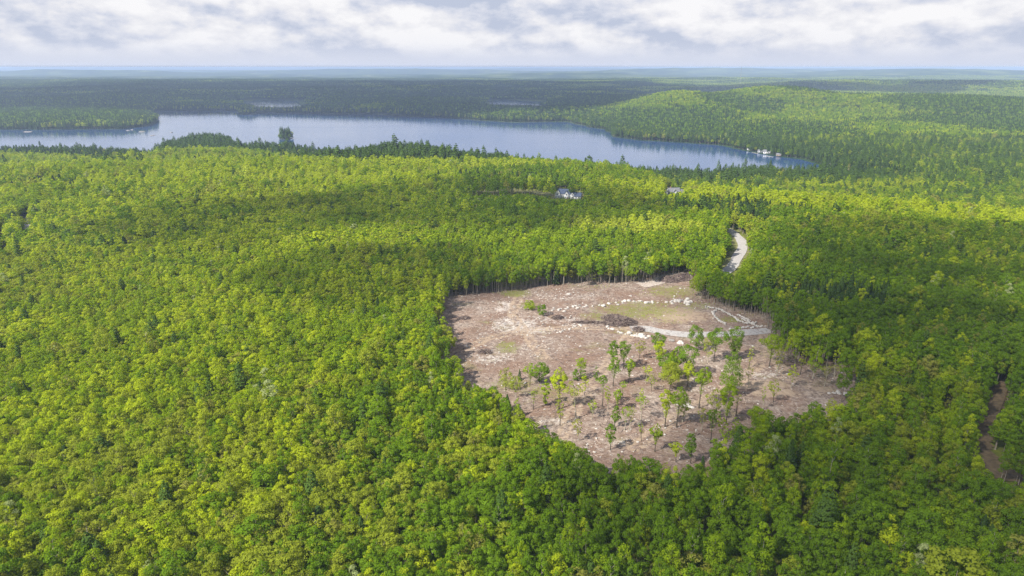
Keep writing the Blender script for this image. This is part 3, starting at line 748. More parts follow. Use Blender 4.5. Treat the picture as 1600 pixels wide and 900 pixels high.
P3 = np.concatenate(P3); PI = np.concatenate(PI); PS = np.concatenate(PS); PR = np.concatenate(PR)
print('forest instances', len(P3))

def instancer(name, P, I, S, R, coll):
    me = bpy.data.meshes.new(name); me.vertices.add(len(P)); me.vertices.foreach_set('co', P.astype(np.float32).ravel())
    me.attributes.new('shape', 'INT', 'POINT').data.foreach_set('value', I.astype(np.int32))
    me.attributes.new('size', 'FLOAT_VECTOR', 'POINT').data.foreach_set('vector', S.astype(np.float32).ravel())
    rv = np.zeros((len(P), 3), np.float32); rv[:, 2] = R
    me.attributes.new('turn', 'FLOAT_VECTOR', 'POINT').data.foreach_set('vector', rv.ravel())
    o = obj(name, me)
    ng = bpy.data.node_groups.new(name, 'GeometryNodeTree')
    ng.interface.new_socket('Geometry', in_out='INPUT', socket_type='NodeSocketGeometry')
    ng.interface.new_socket('Geometry', in_out='OUTPUT', socket_type='NodeSocketGeometry')
    gi = ng.nodes.new('NodeGroupInput'); go = ng.nodes.new('NodeGroupOutput')
    ci = ng.nodes.new('GeometryNodeCollectionInfo'); ci.inputs['Collection'].default_value = coll
    ci.inputs['Separate Children'].default_value = True; ci.inputs['Reset Children'].default_value = True
    ip = ng.nodes.new('GeometryNodeInstanceOnPoints'); ip.inputs['Pick Instance'].default_value = True
    def named(nm, typ):
        a = ng.nodes.new('GeometryNodeInputNamedAttribute'); a.data_type = typ; a.inputs['Name'].default_value = nm; return a.outputs['Attribute']
    L = ng.links.new
    L(gi.outputs[0], ip.inputs['Points']); L(ci.outputs[0], ip.inputs['Instance']); L(named('shape', 'INT'), ip.inputs['Instance Index'])
    rot = ng.nodes.new('FunctionNodeEulerToRotation'); L(named('turn', 'FLOAT_VECTOR'), rot.inputs[0])
    L(rot.outputs[0], ip.inputs['Rotation']); L(named('size', 'FLOAT_VECTOR'), ip.inputs['Scale'])
    L(ip.outputs[0], go.inputs[0])
    md = o.modifiers.new('instances', 'NODES'); md.node_group = ng
    return o
forest = instancer('forest', P3, PI, PS, PR, PROTO)
tag(forest, 'continuous spring forest of green hardwoods and dark conifers around the lake', 'forest', kind='stuff')

# ------------------------------------------------------------------ near trees, one thing each
ORD = ['first', 'second', 'third', 'fourth', 'fifth', 'sixth', 'seventh', 'eighth', 'ninth', 'tenth', 'eleventh', 'twelfth', 'thirteenth', 'fourteenth', 'fifteenth', 'sixteenth', 'seventeenth',
       'eighteenth', 'nineteenth', 'twentieth', 'twenty-first', 'twenty-second', 'twenty-third', 'twenty-fourth', 'twenty-fifth', 'twenty-sixth', 'twenty-seventh', 'twenty-eighth', 'twenty-ninth', 'thirtieth']
WORD = {'lime': 'pale lime', 'yellow': 'yellow-green', 'fresh': 'fresh green', 'deep': 'deep green', 'olive': 'olive', 'tan': 'tan', 'silver': 'silvery green', 'conifer': 'dark', 'pine': 'dark blue-green'}
SHAPEW = {'round': 'rounded', 'tall': 'narrow', 'spread': 'spreading', 'sparse': 'thin-leaved', 'conifer': 'conical', 'pine': 'layered'}
oi_ = np.array(order); oi_ = oi_[np.argsort(-py_[oi_])]
rows = [oi_[k:k + 25] for k in range(0, len(oi_), 25)]
for ri, row in enumerate(rows):
    row = row[np.argsort(px_[row])]
    for ci_, i in enumerate(row):
        tone = TONE[i]; kd = KIND_OF[tone][int(IDX[i])]; con = kd in ('conifer', 'pine')
        nm = 'conifer_tree' if con else 'broadleaf_tree'
        root = empty(nm, (TX[i], TY[i], TZ[i]), ROT[i], (SXY[i], SXY[i], TS[i]))
        where = 'lowest row of crowns' if ri == 0 else f'{ORD[ri]} row of crowns up'
        tag(root, f'{WORD[tone]} {SHAPEW[kd]} tree, {ORD[ci_]} from left in the {where}', 'tree', 'forest trees nearest below the camera')
        cm, tm = near_mesh[(tone, int(IDX[i]))]
        obj('crown', cm, root); obj('trunk', tm, root)

# ------------------------------------------------------------------ lone trees left standing in the clearing
# x, crown top, crown bottom, base (all photo pixels), crown width, base x, tone, shape, label
LONE = [
    (957, 532, 556, 578, 17, 957, 'deep', 'o', 'deep green tree in the pair standing just below the brush pile'),
    (974, 533, 557, 577, 19, 974, 'deep', 'o', 'deep green tree, the broader one just below the brush pile'),
    (958, 559, 581, 604, 19, 958, 'deep', 'o', 'deep green tree on a thin trunk just in front of the brush pile pair'),
    (982, 562, 582, 598, 13, 982, 'fresh', 'o', 'small green tree beside the trees in front of the brush pile'),
    (999, 531, 548, 560, 16, 999, 'tan', 's', 'pale sparse sapling beside the boulders at the track start'),
    (907, 560, 576, 592, 17, 907, 'fresh', 'o', 'green tree above two small dark bushes'),
    (899, 577, 592, 595, 11, 899, 'deep', 'b', 'small dark bush, the rounder of the close pair'),
    (911, 579, 591, 594, 11, 911, 'deep', 'b', 'small dark bush, the lower and wider of the close pair'),
    (931, 572, 591, 594, 8, 931, 'deep', 'b', 'narrow dark upright shrub alone on the brown slash'),
    (939, 587, 599, 637, 18, 941, 'deep', 'o', 'flat dark crown on a tall bare dark trunk'),
    (874, 575, 606, 640, 23, 873, 'yellow', 'o', 'yellow-green tree on a thin dark trunk in front of the dark shrub'),
    (851, 594, 629, 634, 13, 852, 'fresh', 'o', 'narrow green tree leafy almost to the ground'),
    (893, 596, 617, 655, 24, 900, 'olive', 's', 'pale airy tree with see-through crown and long thin trunk'),
    (843, 565, 592, 600, 25, 843, 'deep', 'o', 'broad dark green tree at the edge of the brown shrubs'),
    (828, 566, 585, 602, 20, 828, 'fresh', 's', 'light green sparse tree against the broad dark green one'),
    (812, 577, 592, 594, 9, 812, 'conifer', 'c', 'tiny dark conifer beside the pale logs'),
    (788, 575, 600, 610, 26, 790, 'olive', 's', 'olive sparse tree standing over the weedy corner'),
    (806, 588, 608, 622, 22, 806, 'olive', 's', 'olive bushy sapling in the weedy corner of the clearing'),
    (973, 596, 606, 625, 10, 973, 'fresh', 'o', 'small tuft-like crown on a pale sapling stem'),
    (964, 609, 626, 642, 12, 964, 'fresh', 'o', 'little bright green tree below the tuft-crowned sapling'),
    (960, 633, 656, 668, 13, 960, 'deep', 'o', 'narrow dull green tree beside a sparse round one'),
    (976, 634, 651, 672, 17, 976, 'fresh', 's', 'sparse round sapling beside a narrow dull green tree'),
    (952, 662, 686, 703, 17, 954, 'deep', 'o', 'small diamond-shaped green tree over pale slash at the clearing tip'),
    (1002, 616, 631, 658, 19, 1001, 'fresh', 's', 'light flat-topped sapling with a faint thin stem'),
    (1038, 608, 641, 667, 19, 1039, 'yellow', 'o', 'yellow-green half of the twin trees with straight bare trunks'),
    (1059, 604, 633, 668, 23, 1057, 'fresh', 'o', 'greener half of the twin trees with straight bare trunks'),
    (1024, 662, 686, 706, 16, 1023, 'fresh', 'o', 'small green oval tree on bare slash below the twin trees'),
    (1108, 640, 659, 693, 17, 1110, 'deep', 'o', 'small round tree on a long thin stem below the white rocks'),
    (1076, 679, 704, 725, 21, 1079, 'deep', 'o', 'dark green tree leaning over the near forest edge'),
    (1055, 691, 707, 722, 16, 1056, 'yellow', 'o', 'lower yellow-green tree at the near forest edge'),
    (1132, 669, 687, 706, 18, 1134, 'fresh', 's', 'light sparse tree by the near forest edge'),
    (1118, 686, 708, 718, 14, 1118, 'fresh', 'o', 'slim green sapling at the near forest edge'),
    (1094, 572, 598, 638, 23, 1092, 'fresh', 'o', 'bright round lollipop-like tree on twin pale trunks'),
    (1140, 552, 604, 618, 35, 1140, 'deep', 'o', 'large dense egg-shaped tree, the biggest crown in the clearing'),
    (1137, 597, 636, 664, 24, 1134, 'fresh', 'o', 'ragged bright tree directly below the big egg-shaped crown'),
    (1116, 608, 636, 656, 22, 1118, 'olive', 's', 'thin see-through tree against the ragged bright one'),
    (1074, 564, 586, 604, 18, 1074, 'yellow', 'o', 'yellow-green small tree above the lollipop-like one'),
    (1046, 566, 592, 612, 33, 1046, 'olive', 'o', 'wide yellowish-olive tree in the middle cluster'),
    (1028, 519, 541, 560, 21, 1028, 'deep', 'o', 'dark green tree just below the gravel track'),
    (1029, 534, 556, 574, 19, 1031, 'yellow', 'o', 'yellow-green tree touching the dark one below the track'),
    (1038, 551, 574, 594, 25, 1038, 'deep', 'o', 'deep green tree at the foot of the middle cluster'),
    (1071, 539, 569, 592, 29, 1071, 'deep', 'o', 'broad green tree leaning from the middle cluster'),
    (1053, 546, 568, 590, 20, 1055, 'fresh', 'o', 'green tree filling the gap of the middle cluster'),
    (1087, 508, 536, 548, 27, 1088, 'deep', 'o', 'dark tree overlapping the gravel track'),
    (1117, 512, 536, 566, 28, 1115, 'deep', 'o', 'flat-topped dark tree on a thin trunk by the gravel track'),
    (1107, 530, 552, 566, 20, 1106, 'olive', 's', 'airy olive tree under the flat-topped dark one'),
    (1146, 511, 546, 562, 27, 1146, 'deep', 'o', 'dense dark tree on the track opposite the stone lines'),
    (1204, 521, 547, 573, 28, 1202, 'fresh', 'o', 'green tree with bare trunk at the track end'),
    (1222, 528, 548, 578, 24, 1214, 'fresh', 's', 'sparse light tree just beyond the track end'),
    (1271, 539, 574, 592, 29, 1270, 'fresh', 's', 'pale green feathery tree standing before the grove'),
    (1318, 544, 575, 598, 27, 1323, 'deep', 'o', 'round tree on a dark trunk near the white stone heap'),
    (1184, 638, 668, 690, 33, 1187, 'fresh', 'o', 'broad tree with dark stem at the near forest edge'),
    (1009, 572, 584, 600, 14, 1009, 'yellow', 's', 'tiny yellowish sapling between the two clusters'),
    (1017, 586, 598, 612, 17, 1018, 'olive', 's', 'tiny olive sapling below the yellowish one'),
    (827, 469, 483, 484, 18, 827, 'fresh', 'b', 'low bright green bush near the far tree wall'),
    (847, 474, 491, 493, 14, 847, 'deep', 'b', 'small dark oval shrub at the end of the boulder row'),
]
lrng = np.random.default_rng(5)
# thin saplings scattered over the bare slash
sp_ = sorted([(875, 665, 40), (902, 690, 34), (925, 655, 30), (948, 640, 36), (985, 672, 38), (1000, 690, 30), (1068, 660, 40), (1096, 672, 34), (1150, 650, 42), (1168, 606, 40), (1192, 640, 36),
              (1215, 588, 44), (1236, 606, 36), (1252, 586, 42), (1288, 604, 38), (1302, 588, 44), (1172, 575, 36), (1240, 574, 44), (1000, 640, 32), (915, 618, 30), (835, 640, 34), (1125, 684, 34), (1148, 690, 38), (1206, 628, 36)])
for k_, (sx_, sy_, sh_) in enumerate(sp_):
    w_ = 9 + (k_ * 7) % 8
    LONE.append((sx_, sy_ - sh_, sy_ - sh_ * 0.42, sy_, w_, sx_ + (k_ % 3 - 1) * 2, ('fresh', 'olive', 'tan', 'yellow')[k_ % 4], 's', f'thin sparse sapling on the slash, {ORD[k_]} from left among such saplings'))
for (x, yt, yb, ybase, wpx, bx, tone, shp, lab) in LONE:
    b = ground(bx, ybase); dist = project(b[0], b[1], b[2])[2]; mpp = dist / FPX
    def zat(py):                                   # height above the base seen at this photo row
        d = ray(bx, py); t_ = b[1] / d[1]; return CAM_Z + d[2] * t_ - b[2]
    H = max(zat(yt), 1.5); zb = max(zat(yb), 0.15); R = wpx * mpp * 0.5
    if shp == 'b': zb = 0.1
    rr = np.random.default_rng(int(lrng.integers(1e6)))
    H = max(H, zb + R * 0.9)
    R *= 1.08; n = int(np.clip((85 if wpx < 30 else 190) * R * (H - zb) , 200, 4200)) 
    sz = 0.24 if R > 1.5 else 0.18
    if shp == 's': n = int(n * 0.42); 
    g = Geo()
    if shp == 'c': q = cone_crown(rr, H, R, 0.4, 350, 0.2); cen = []
    else: q, cen = lobed_crown(rr, H, R, zb, (int(rr.integers(24, 34)) if wpx < 30 else 60) if shp == 'o' else 20, n, sz * 0.9, lr=(0.20, 0.42) if shp != 's' else (0.16, 0.36), spread=1.12)
    if shp != 'c' and shp != 'b':
        sag = rr.uniform(-.22, .22, 2); tq = (q[..., 2] - zb) / max(H - zb, 1); wv_ = 1 + 0.25 * np.sin(tq * rr.uniform(4, 8) + rr.uniform(0, 6))
        q[..., 0] = q[..., 0] * wv_ + sag[0] * R * tq; q[..., 1] = q[..., 1] * wv_ + sag[1] * R * tq
        m_ = int(n * 0.10); zs_ = zb - (zb * 0.45) * rr.uniform(0, 1, m_) ** 1.5; aa = rr.uniform(0, 2 * pi, m_); rs_ = R * rr.uniform(0.1, 0.55, m_) * (zs_ / zb) ** 2
        q = np.concatenate([q, cards(rr, np.stack([np.cos(aa) * rs_, np.sin(aa) * rs_, zs_], -1), rr.normal(size=(m_, 3)) + [0, 0, .6], sz * 0.8)])
    lean = (x - bx) * mpp / H + (rr.uniform(-.05, .05) if shp != 'b' else 0)
    q[..., 0] += lean * q[..., 2]
    z = float(cz(np.array([b[0]]), np.array([b[1]]))[0])
    trunk_geo(g, rr, H, zb, cen, float(np.clip(H * 0.017, 0.08, 0.26)), 0, 4 if shp != 's' else 10)
    tv = np.concatenate(g.v); tv[:, 0] += lean * tv[:, 2]; tme = mesh_np('trunk', tv, np.concatenate(g.f), [BARK_PALE if shp == 's' and rr.uniform() < 0.6 else BARK_DARK])
    c = Geo(); c.quads(q)
    nm = 'shrub' if shp == 'b' else ('conifer_tree' if shp == 'c' else ('sapling' if H < 6 or 'sapling' in lab else 'broadleaf_tree'))
    root = empty(nm, (b[0], b[1], z))
    tag(root, lab, 'shrub' if shp == 'b' else 'tree', 'shrubs in the clearing' if shp == 'b' else 'trees left standing in the clearing')
    obj('crown', c.mesh('crown', [FOL[tone]]), root); obj('trunk', tme, root)

# ------------------------------------------------------------------ boulders, stone lines, brush
def rock_mesh(name, seed, mat):
    import bmesh
    r = random.Random(seed); bm = bmesh.new(); bmesh.ops.create_icosphere(bm, subdivisions=2, radius=1.0)
    dirs = [(Vector((r.gauss(0, 1), r.gauss(0, 1), r.gauss(0, 1))).normalized(), r.uniform(0.55, 0.85)) for _ in range(9)]
    for v in bm.verts:
        p = v.co.copy()
        for d, k in dirs:
            e = p.dot(d)
            if e > k: p -= d * (e - k) * 0.85
        v.co = Vector((p.x, p.y, p.z * 0.72)) * (1 + r.uniform(-.04, .04))
    me = bpy.data.meshes.new(name); bm.to_mesh(me); bm.free(); me.materials.append(mat); return me
RM = [rock_mesh('boulder', s, ROCK) for s in range(6)]
RD = [rock_mesh('boulder', 40 + s, ROCK_DARK) for s in range(3)]
rk = random.Random(8)
def boulder(px, py, size, lab, group, dark=False, flat=1.0):
    size *= rk.choice((0.7, 0.85, 1.0, 1.0, 1.25)); b = ground(px, py); z = float(cz(np.array([b[0]]), np.array([b[1]]))[0]) - size * 0.12
    o = obj('boulder', rk.choice(RD if dark else RM), None, (b[0], b[1], z + size * 0.25), rk.uniform(0, 6.28), (size * rk.uniform(.8, 1.3), size * rk.uniform(.8, 1.2), size * flat * rk.uniform(.7, 1.05)))
    tag(o, lab, 'boulder', group)
def line_pts(pts, n):
    P = np.array(pts, float); d = np.r_[0, np.cumsum(np.hypot(*np.diff(P, axis=0).T))]; s = np.linspace(0, d[-1], n)
    return np.stack([np.interp(s, d, P[:, 0]), np.interp(s, d, P[:, 1])], -1)
NUM = ORD + ['thirty-first', 'thirty-second', 'thirty-third', 'thirty-fourth', 'thirty-fifth', 'thirty-sixth', 'thirty-seventh', 'thirty-eighth', 'thirty-ninth', 'fortieth']
def brow(pts, n, s0, s1, words, group, jx=2.5, jy=1.6):
    L = sorted([(x + rk.gauss(0, jx), y + rk.gauss(0, jy * 0.7)) for x, y in line_pts(pts, n)])
    for i, (x, y) in enumerate(L): boulder(x, y, rk.uniform(s0, s1), f'{words}, {NUM[i]} from the left', group, dark=rk.random() < 0.12)
brow([(858, 484), (880, 482), (900, 479), (921, 478)], 30, 0.45, 1.0, 'pale boulder in the long row above the brush pile', 'boulder row above the brush pile', 2.5, 2.4)
brow([(940, 478), (965, 474), (985, 471), (1000, 471), (1026, 474)], 24, 0.6, 1.25, 'white boulder in the far curve of the row', 'boulder row along the far curve')
brow([(1048, 473), (1060, 471), (1070, 471), (1082, 474)], 24, 0.6, 1.3, 'white boulder in the heap by the wooded edge', 'boulder heap by the wooded edge', 4, 2.6)
brow([(1046, 474), (1058, 466), (1066, 452), (1074, 450)], 8, 0.4, 0.8, 'small stone on the grass above the heap', 'stones above the heap')
brow([(870, 520), (885, 516), (897, 511), (908, 510)], 12, 0.5, 1.0, 'pale slab stone in the short row on the open slash', 'short stone row', 2, 1.2)
brow([(945, 512), (957, 516), (985, 526), (1000, 525), (1012, 528)], 12, 0.6, 1.35, 'boulder in the row below the brush pile', 'boulders below the brush pile', 3, 2)
brow([(1003, 526), (1009, 528)], 3, 1.3, 1.9, 'large white boulder beside the gravel track start', 'large boulders at the track start', 1, 1)
brow([(1056, 534), (1062, 538), (1068, 541)], 5, 0.7, 1.2, 'grey-white rock below the gravel track', 'rocks below the gravel track')
brow([(1063, 633), (1070, 634), (1079, 637)], 6, 0.6, 1.2, 'white rock at the foot of the lollipop-like tree', 'rocks under the lollipop-like tree')
brow([(1296, 616), (1312, 613), (1320, 616), (1330, 620)], 16, 0.5, 1.1, 'white stone in the heap at the clearing corner', 'stone heap at the clearing corner', 2, 2)
brow([(795, 603), (803, 595), (812, 594), (820, 600)], 7, 0.4, 0.8, 'pale stone in the weedy corner', 'stones in the weedy corner')
brow([(1142, 514), (1155, 514), (1172, 512), (1196, 509)], 18, 0.45, 0.85, 'grey stone in the kerb row along the gravel track', 'kerb stones along the gravel track', 1, 1.2)
boulder(985, 462, 1.3, 'broad flat pale rock on the far slash', 'flat rocks on the far slash', flat=.5)
boulder(888, 460, 1.2, 'flat white rock near the far tree wall', 'flat rocks on the far slash', flat=.5)
boulder(1176, 542, 0.9, 'single white rock beyond the dense dark tree', 'single rocks')

def stone_line(pts, width, hgt, lab):
    """low dry line of fitted pale stones, one thing"""
    P = np.array([ground(*p)[:2] for p in pts]); d = np.r_[0, np.cumsum(np.hypot(*np.diff(P, axis=0).T))]
    n = int(d[-1] / 0.75); s = np.linspace(0, d[-1], n); g = Geo()
    import bmesh
    vs = []; fs = []; off = 0
    me0 = RM[0]
    co = [np.array([v.co[:] for v in m.vertices]) for m in RM]; fc = [np.array([p.vertices[:] for p in m.polygons]) for m in RM]
    for i in range(n):
        for lay in range(2):
            k = rk.randrange(6); x = np.interp(s[i], d, P[:, 0]) + rk.uniform(-.5, .5) * width; y = np.interp(s[i], d, P[:, 1]) + rk.uniform(-.5, .5) * width
            a = rk.uniform(0, 6.28); v = co[k] * np.array([rk.uniform(.45, .7), rk.uniform(.4, .65), hgt * rk.uniform(.7, 1)])
            v = np.stack([v[:, 0] * cos(a) - v[:, 1] * sin(a) + x, v[:, 0] * sin(a) + v[:, 1] * cos(a) + y, v[:, 2] + hgt * (.45 + .5 * lay)], -1)
            vs.append(v); fs.append(fc[k] + off); off += len(v)
    V = np.concatenate(vs); V[:, 2] += cz(V[:, 0], V[:, 1]); o0 = V.mean(0) * [1, 1, 0]
    o = obj('stone_wall', mesh_np('stone_wall', V - o0, np.concatenate(fs), [ROCK]), None, tuple(o0))
    tag(o, lab, 'stone wall', 'low stone walls by the wooded edge')
stone_line([(1103, 480), (1113, 482), (1122, 484), (1137, 491), (1148, 497), (1154, 503), (1168, 506), (1180, 505)], 1.1, 0.6, 'long pale stone wall running down beside the wooded edge')
stone_line([(1119, 486), (1113, 489), (1116, 495), (1122, 501), (1133, 507)], 0.9, 0.55, 'hooked pale stone wall curving out of the long one')
stone_line([(1154, 493), (1160, 496), (1171, 501)], 1.0, 0.5, 'short pale stone wall nearest the tree trunks')
stone_line([(1160, 499), (1170, 504), (1184, 510)], 0.9, 0.5, 'short pale stone wall between the long one and kerb stones')

def brush_pile(px, py, lx, ly, hgt, lab, n=900, mats=None, ang=0.0):
    r = np.random.default_rng(int(px * 7 + py)); b = ground(px, py); g = Geo()
    # a mound of soil and wood under the sticks
    k = 24; th = np.linspace(0, 2 * pi, k, endpoint=False); rings = []
    for q_ in (1.0, 0.75, 0.45, 0.12):
        rr = q_ * (0.86 + 0.16 * np.sin(th * 3 + px) + r.uniform(-.06, .06, k))
        rings.append(np.stack([np.cos(th) * rr * lx, np.sin(th) * rr * ly, np.full(k, hgt * 0.72 * (1 - q_ ** 2) - 0.15) + r.uniform(-.1, .15, k)], -1))
    V = np.concatenate(rings); idx = np.arange(4 * k).reshape(4, k)
    F = [[idx[a, j], idx[a, (j + 1) % k], idx[a + 1, (j + 1) % k], idx[a + 1, j]] for a in range(3) for j in range(k)]
    F += [[idx[3, j], idx[3, (j + 6) % k], idx[3, (j + 12) % k], idx[3, (j + 18) % k]] for j in (0,)]
    g.grid(V, F)
    core = g.mesh('mound', [BRUSH]); s = Geo()
    for i in range(n):
        a = r.uniform(0, 2 * pi); q_ = math.sqrt(r.uniform()); x = cos(a) * q_ * lx; y = sin(a) * q_ * ly
        z = hgt * 0.75 * (1 - q_ ** 2) + r.uniform(-.1, .35); L = r.uniform(0.8, 2.6); az = r.uniform(0, pi); el = r.normal() * 0.35
        d = np.array([cos(az) * cos(el), sin(az) * cos(el), sin(el)]) * L / 2; p = np.array([x, y, max(z, .1)])
        s.tube([p - d, p, p + d + [0, 0, r.uniform(-.1, .2)]], [0.07, 0.06, 0.03], 3, int(r.uniform() < 0.33))
    z0 = float(cz(np.array([b[0]]), np.array([b[1]]))[0]); root = empty('brush_pile', (b[0], b[1], z0), ang)
    obj('mound', core, root); obj('branches', s.mesh('branches', [BRUSH, STICK]), root); root.children[1]['kind'] = 'stuff'
    tag(root, lab, 'brush pile')
brush_pile(969, 505, 8.5, 5.5, 3.6, 'large dark purple-brown brush pile in the middle of the weedy patch', 1500)
brush_pile(958, 498, 6.5, 4.0, 2.2, 'lighter low brush pile against the back of the large one', 700)
brush_pile(921, 505, 9.0, 1.6, 0.8, 'long thin reddish windrow of brush beside the large pile', 500, ang=-0.05)
brush_pile(997, 516, 3.0, 2.6, 1.6, 'small dark brush pile at the start of the gravel track', 350)
brush_pile(872, 497, 3.2, 2.4, 1.4, 'small dark brush heap on the open slash', 300)
brush_pile(1046, 439, 6.5, 4.5, 3.6, 'dark brush heap by the dirt track, the smaller of two', 500)
brush_pile(1071, 437, 11, 5.0, 4.6, 'dark brush heap by the dirt track, the larger of two', 1000)
brush_pile(725, 498, 3.2, 2.0, 1.0, 'dark stump heap near the shaded forest edge', 220)
brush_pile(757, 551, 3.4, 2.2, 1.3, 'reddish stump heap low on the bare slash', 260)

def in_clear(n, inset=0.5):
    P = []
    mn = CLEAR.min(0); mx = CLEAR.max(0); r = np.random.default_rng(77)
    while sum(len(p) for p in P) < n:
        x = r.uniform(mn[0], mx[0], n); y = r.uniform(mn[1], mx[1], n); k = sdf(CLEAR, x, y) < -inset + 3; P.append(np.stack([x[k], y[k]], -1))
    return np.concatenate(P)[:n], r
# felled slash: thin cut stems and branches strewn everywhere
N = 26000
P, r = in_clear(N); x, y = P.T; dens = vnoise(x, y, 18, 71, 2); wd_ = blobs(WEED, x, y); pl = blobs(SAND, x, y)
k = (r.uniform(size=N) < 0.25 + dens) & (wd_ < 0.55) & (pl < 0.6); x, y = x[k], y[k]; n = len(x)
L = r.uniform(0.4, 1.8, n) * np.where(r.uniform(size=n) < 0.10, 2.2, 1); az = r.uniform(0, pi, n) * 0.6 + vnoise(x, y, 25, 72) * 3; wid = r.uniform(0.03, 0.085, n)
z = cz(x, y) + r.uniform(0.05, 0.3, n); tilt = r.normal(size=n) * 0.16
dx, dy, dz = np.cos(az) * L / 2, np.sin(az) * L / 2, tilt * L / 2
nx, ny = -np.sin(az) * wid, np.cos(az) * wid
A0 = np.stack([x - dx, y - dy, z - dz], -1); A1 = np.stack([x + dx, y + dy, z + dz], -1); NN = np.stack([nx, ny, 0 * nx], -1); UP = np.stack([0 * nx, 0 * nx, wid * 1.2], -1)
g = Geo(); mi = (r.uniform(size=n) < 0.45).astype(int)
for m_ in (0, 1):
    s = mi == m_
    g.quads(np.stack([A0[s] - NN[s], A1[s] - NN[s] * .6, A1[s] + UP[s] * .7, A0[s] + UP[s]], 1), m_)
    g.quads(np.stack([A0[s] + UP[s], A1[s] + UP[s] * .7, A1[s] + NN[s] * .6, A0[s] + NN[s]], 1), m_)
tag(obj('logging_debris', g.mesh('logging_debris', [STICK, BRUSH])), 'pinkish brown cut branches and wood scraps strewn over the clearing', 'debris', kind='stuff')
# loose small stones
N = 4200; P, r = in_clear(N * 4, 2); x, y = P.T; pw = blobs(PALE, x, y); k = r.uniform(size=len(x)) < 0.05 + pw * 0.75; x, y = x[k][:N], y[k][:N]
vs, fs, off = [], [], 0
co = [np.array([v.co[:] for v in m.vertices]) for m in RM]; fc = [np.array([p.vertices[:] for p in m.polygons]) for m in RM]
zz_ = cz(x, y)
for i in range(len(x)):
    kk = i % 6; sc_ = min(np.exp(r.normal() * 0.55) * 0.20, 0.5); v = co[kk] * sc_ * np.array([r.uniform(.8, 1.4), r.uniform(.8, 1.2), r.uniform(.5, .9)]) + np.array([x[i], y[i], zz_[i] + sc_ * .2]); vs.append(v); fs.append(fc[kk] + off); off += len(v)
tag(obj('loose_gravel', mesh_np('loose_gravel', np.concatenate(vs), np.concatenate(fs), [ROCK])), 'small pale stones scattered thickly over the bare stony ground', 'stones', kind='stuff')
# weeds and low regrowth
N = 30000; P, r = in_clear(N, 0); x, y = P.T; ww = blobs(WEED, x, y); edge = sstep(-4, 1, sdf(CLEAR, x, y)); k = r.uniform(size=N) < (ww - 0.35) * 1.3 + 0.02 + 0.25 * edge; x, y = x[k], y[k]; n = len(x)
z = cz(x, y); pos = np.stack([x, y, z + r.uniform(0.05, 0.35, n)], -1); g = Geo(); nn = r.normal(size=(n, 3)) * 0.5 + [0, 0, 1]
q = cards(r, pos, nn, 0.26); s = r.uniform(size=n) < 0.5; g.quads(q[s], 0); g.quads(q[~s], 1)
tag(obj('low_weeds', g.mesh('low_weeds', [FOL['fresh'], FOL['olive']])), 'thin green weeds growing in patches on the cleared ground', 'weeds', kind='stuff')
# standing thin trunks in the shade of the forest edge at the far side of the clearing
edge_pts = line_pts([(690, 464), (740, 459), (800, 453), (850, 446), (900, 442), (960, 442), (1010, 440)], 230)
edge2 = line_pts([(1090, 462), (1110, 474), (1140, 483), (1190, 495), (1215, 540), (1240, 562), (1290, 574)], 110)
edge3 = line_pts([(706, 299), (740, 294), (800, 293), (850, 295)], 70)
g = Geo(); r = np.random.default_rng(9)
for ep in (edge_pts, edge2, edge3):
    for (ex, ey) in ep:
        b = ground(ex + r.uniform(-2, 2), ey - r.uniform(-1, 3)); H = r.uniform(8, 12); l = r.normal(size=2) * 0.35
        g.tube([b + [0, 0, -.2], b + [l[0] * .4, l[1] * .4, H * .5], b + [l[0], l[1], H]], [0.11, 0.085, 0.03], 4, int(r.uniform() < .5))
tag(obj('edge_undergrowth', g.mesh('edge_undergrowth', [BARK, BARK_PALE])), 'dense thicket of thin bare stems in the shade of the forest edge', 'thicket', kind='stuff')

# ------------------------------------------------------------------ houses
def gable(gw, gr, x0, x1, y0, y1, h, rise, axis='x', over=0.5, base=0.0):
    """walls into gw, roof slabs into gr"""
    zb = base - 1.0
    gw.box(x0, x1, y0, y1, zb, h)
    if axis == 'x':
        ym = (y0 + y1) / 2
        for x in (x0, x1): gw.quads([[(x, y0, h), (x, y1, h), (x, ym, h + rise), (x, ym, h + rise)]])
        k = rise / (ym - y0)
        for s, ye in ((-1, y0), (1, y1)):
            a = np.array([(x0 - over, ye + s * over, h - over * k), (x1 + over, ye + s * over, h - over * k), (x1 + over, ym, h + rise), (x0 - over, ym, h + rise)])
            gr.quads([a + [0, 0, .06]]); gr.quads([a + [0, 0, .28]])
            gr.quads([[a[0] + [0, 0, .06], a[1] + [0, 0, .06], a[1] + [0, 0, .28], a[0] + [0, 0, .28]]])
            for i, j in ((1, 2), (3, 0)): gr.quads([[a[i] + [0, 0, .06], a[j] + [0, 0, .06], a[j] + [0, 0, .28], a[i] + [0, 0, .28]]])
    else:
        xm = (x0 + x1) / 2; k = rise / (xm - x0)
        for y in (y0, y1): gw.quads([[(x0, y, h), (x1, y, h), (xm, y, h + rise), (xm, y, h + rise)]])
        for s, xe in ((-1, x0), (1, x1)):
            a = np.array([(xe + s * over, y0 - over, h - over * k), (xe + s * over, y1 + over, h - over * k), (xm, y1 + over, h + rise), (xm, y0 - over, h + rise)])
            gr.quads([a + [0, 0, .06]]); gr.quads([a + [0, 0, .28]])
            gr.quads([[a[0] + [0, 0, .06], a[1] + [0, 0, .06], a[1] + [0, 0, .28], a[0] + [0, 0, .28]]])
            for i, j in ((1, 2), (3, 0)): gr.quads([[a[i] + [0, 0, .06], a[j] + [0, 0, .06], a[j] + [0, 0, .28], a[i] + [0, 0, .28]]])

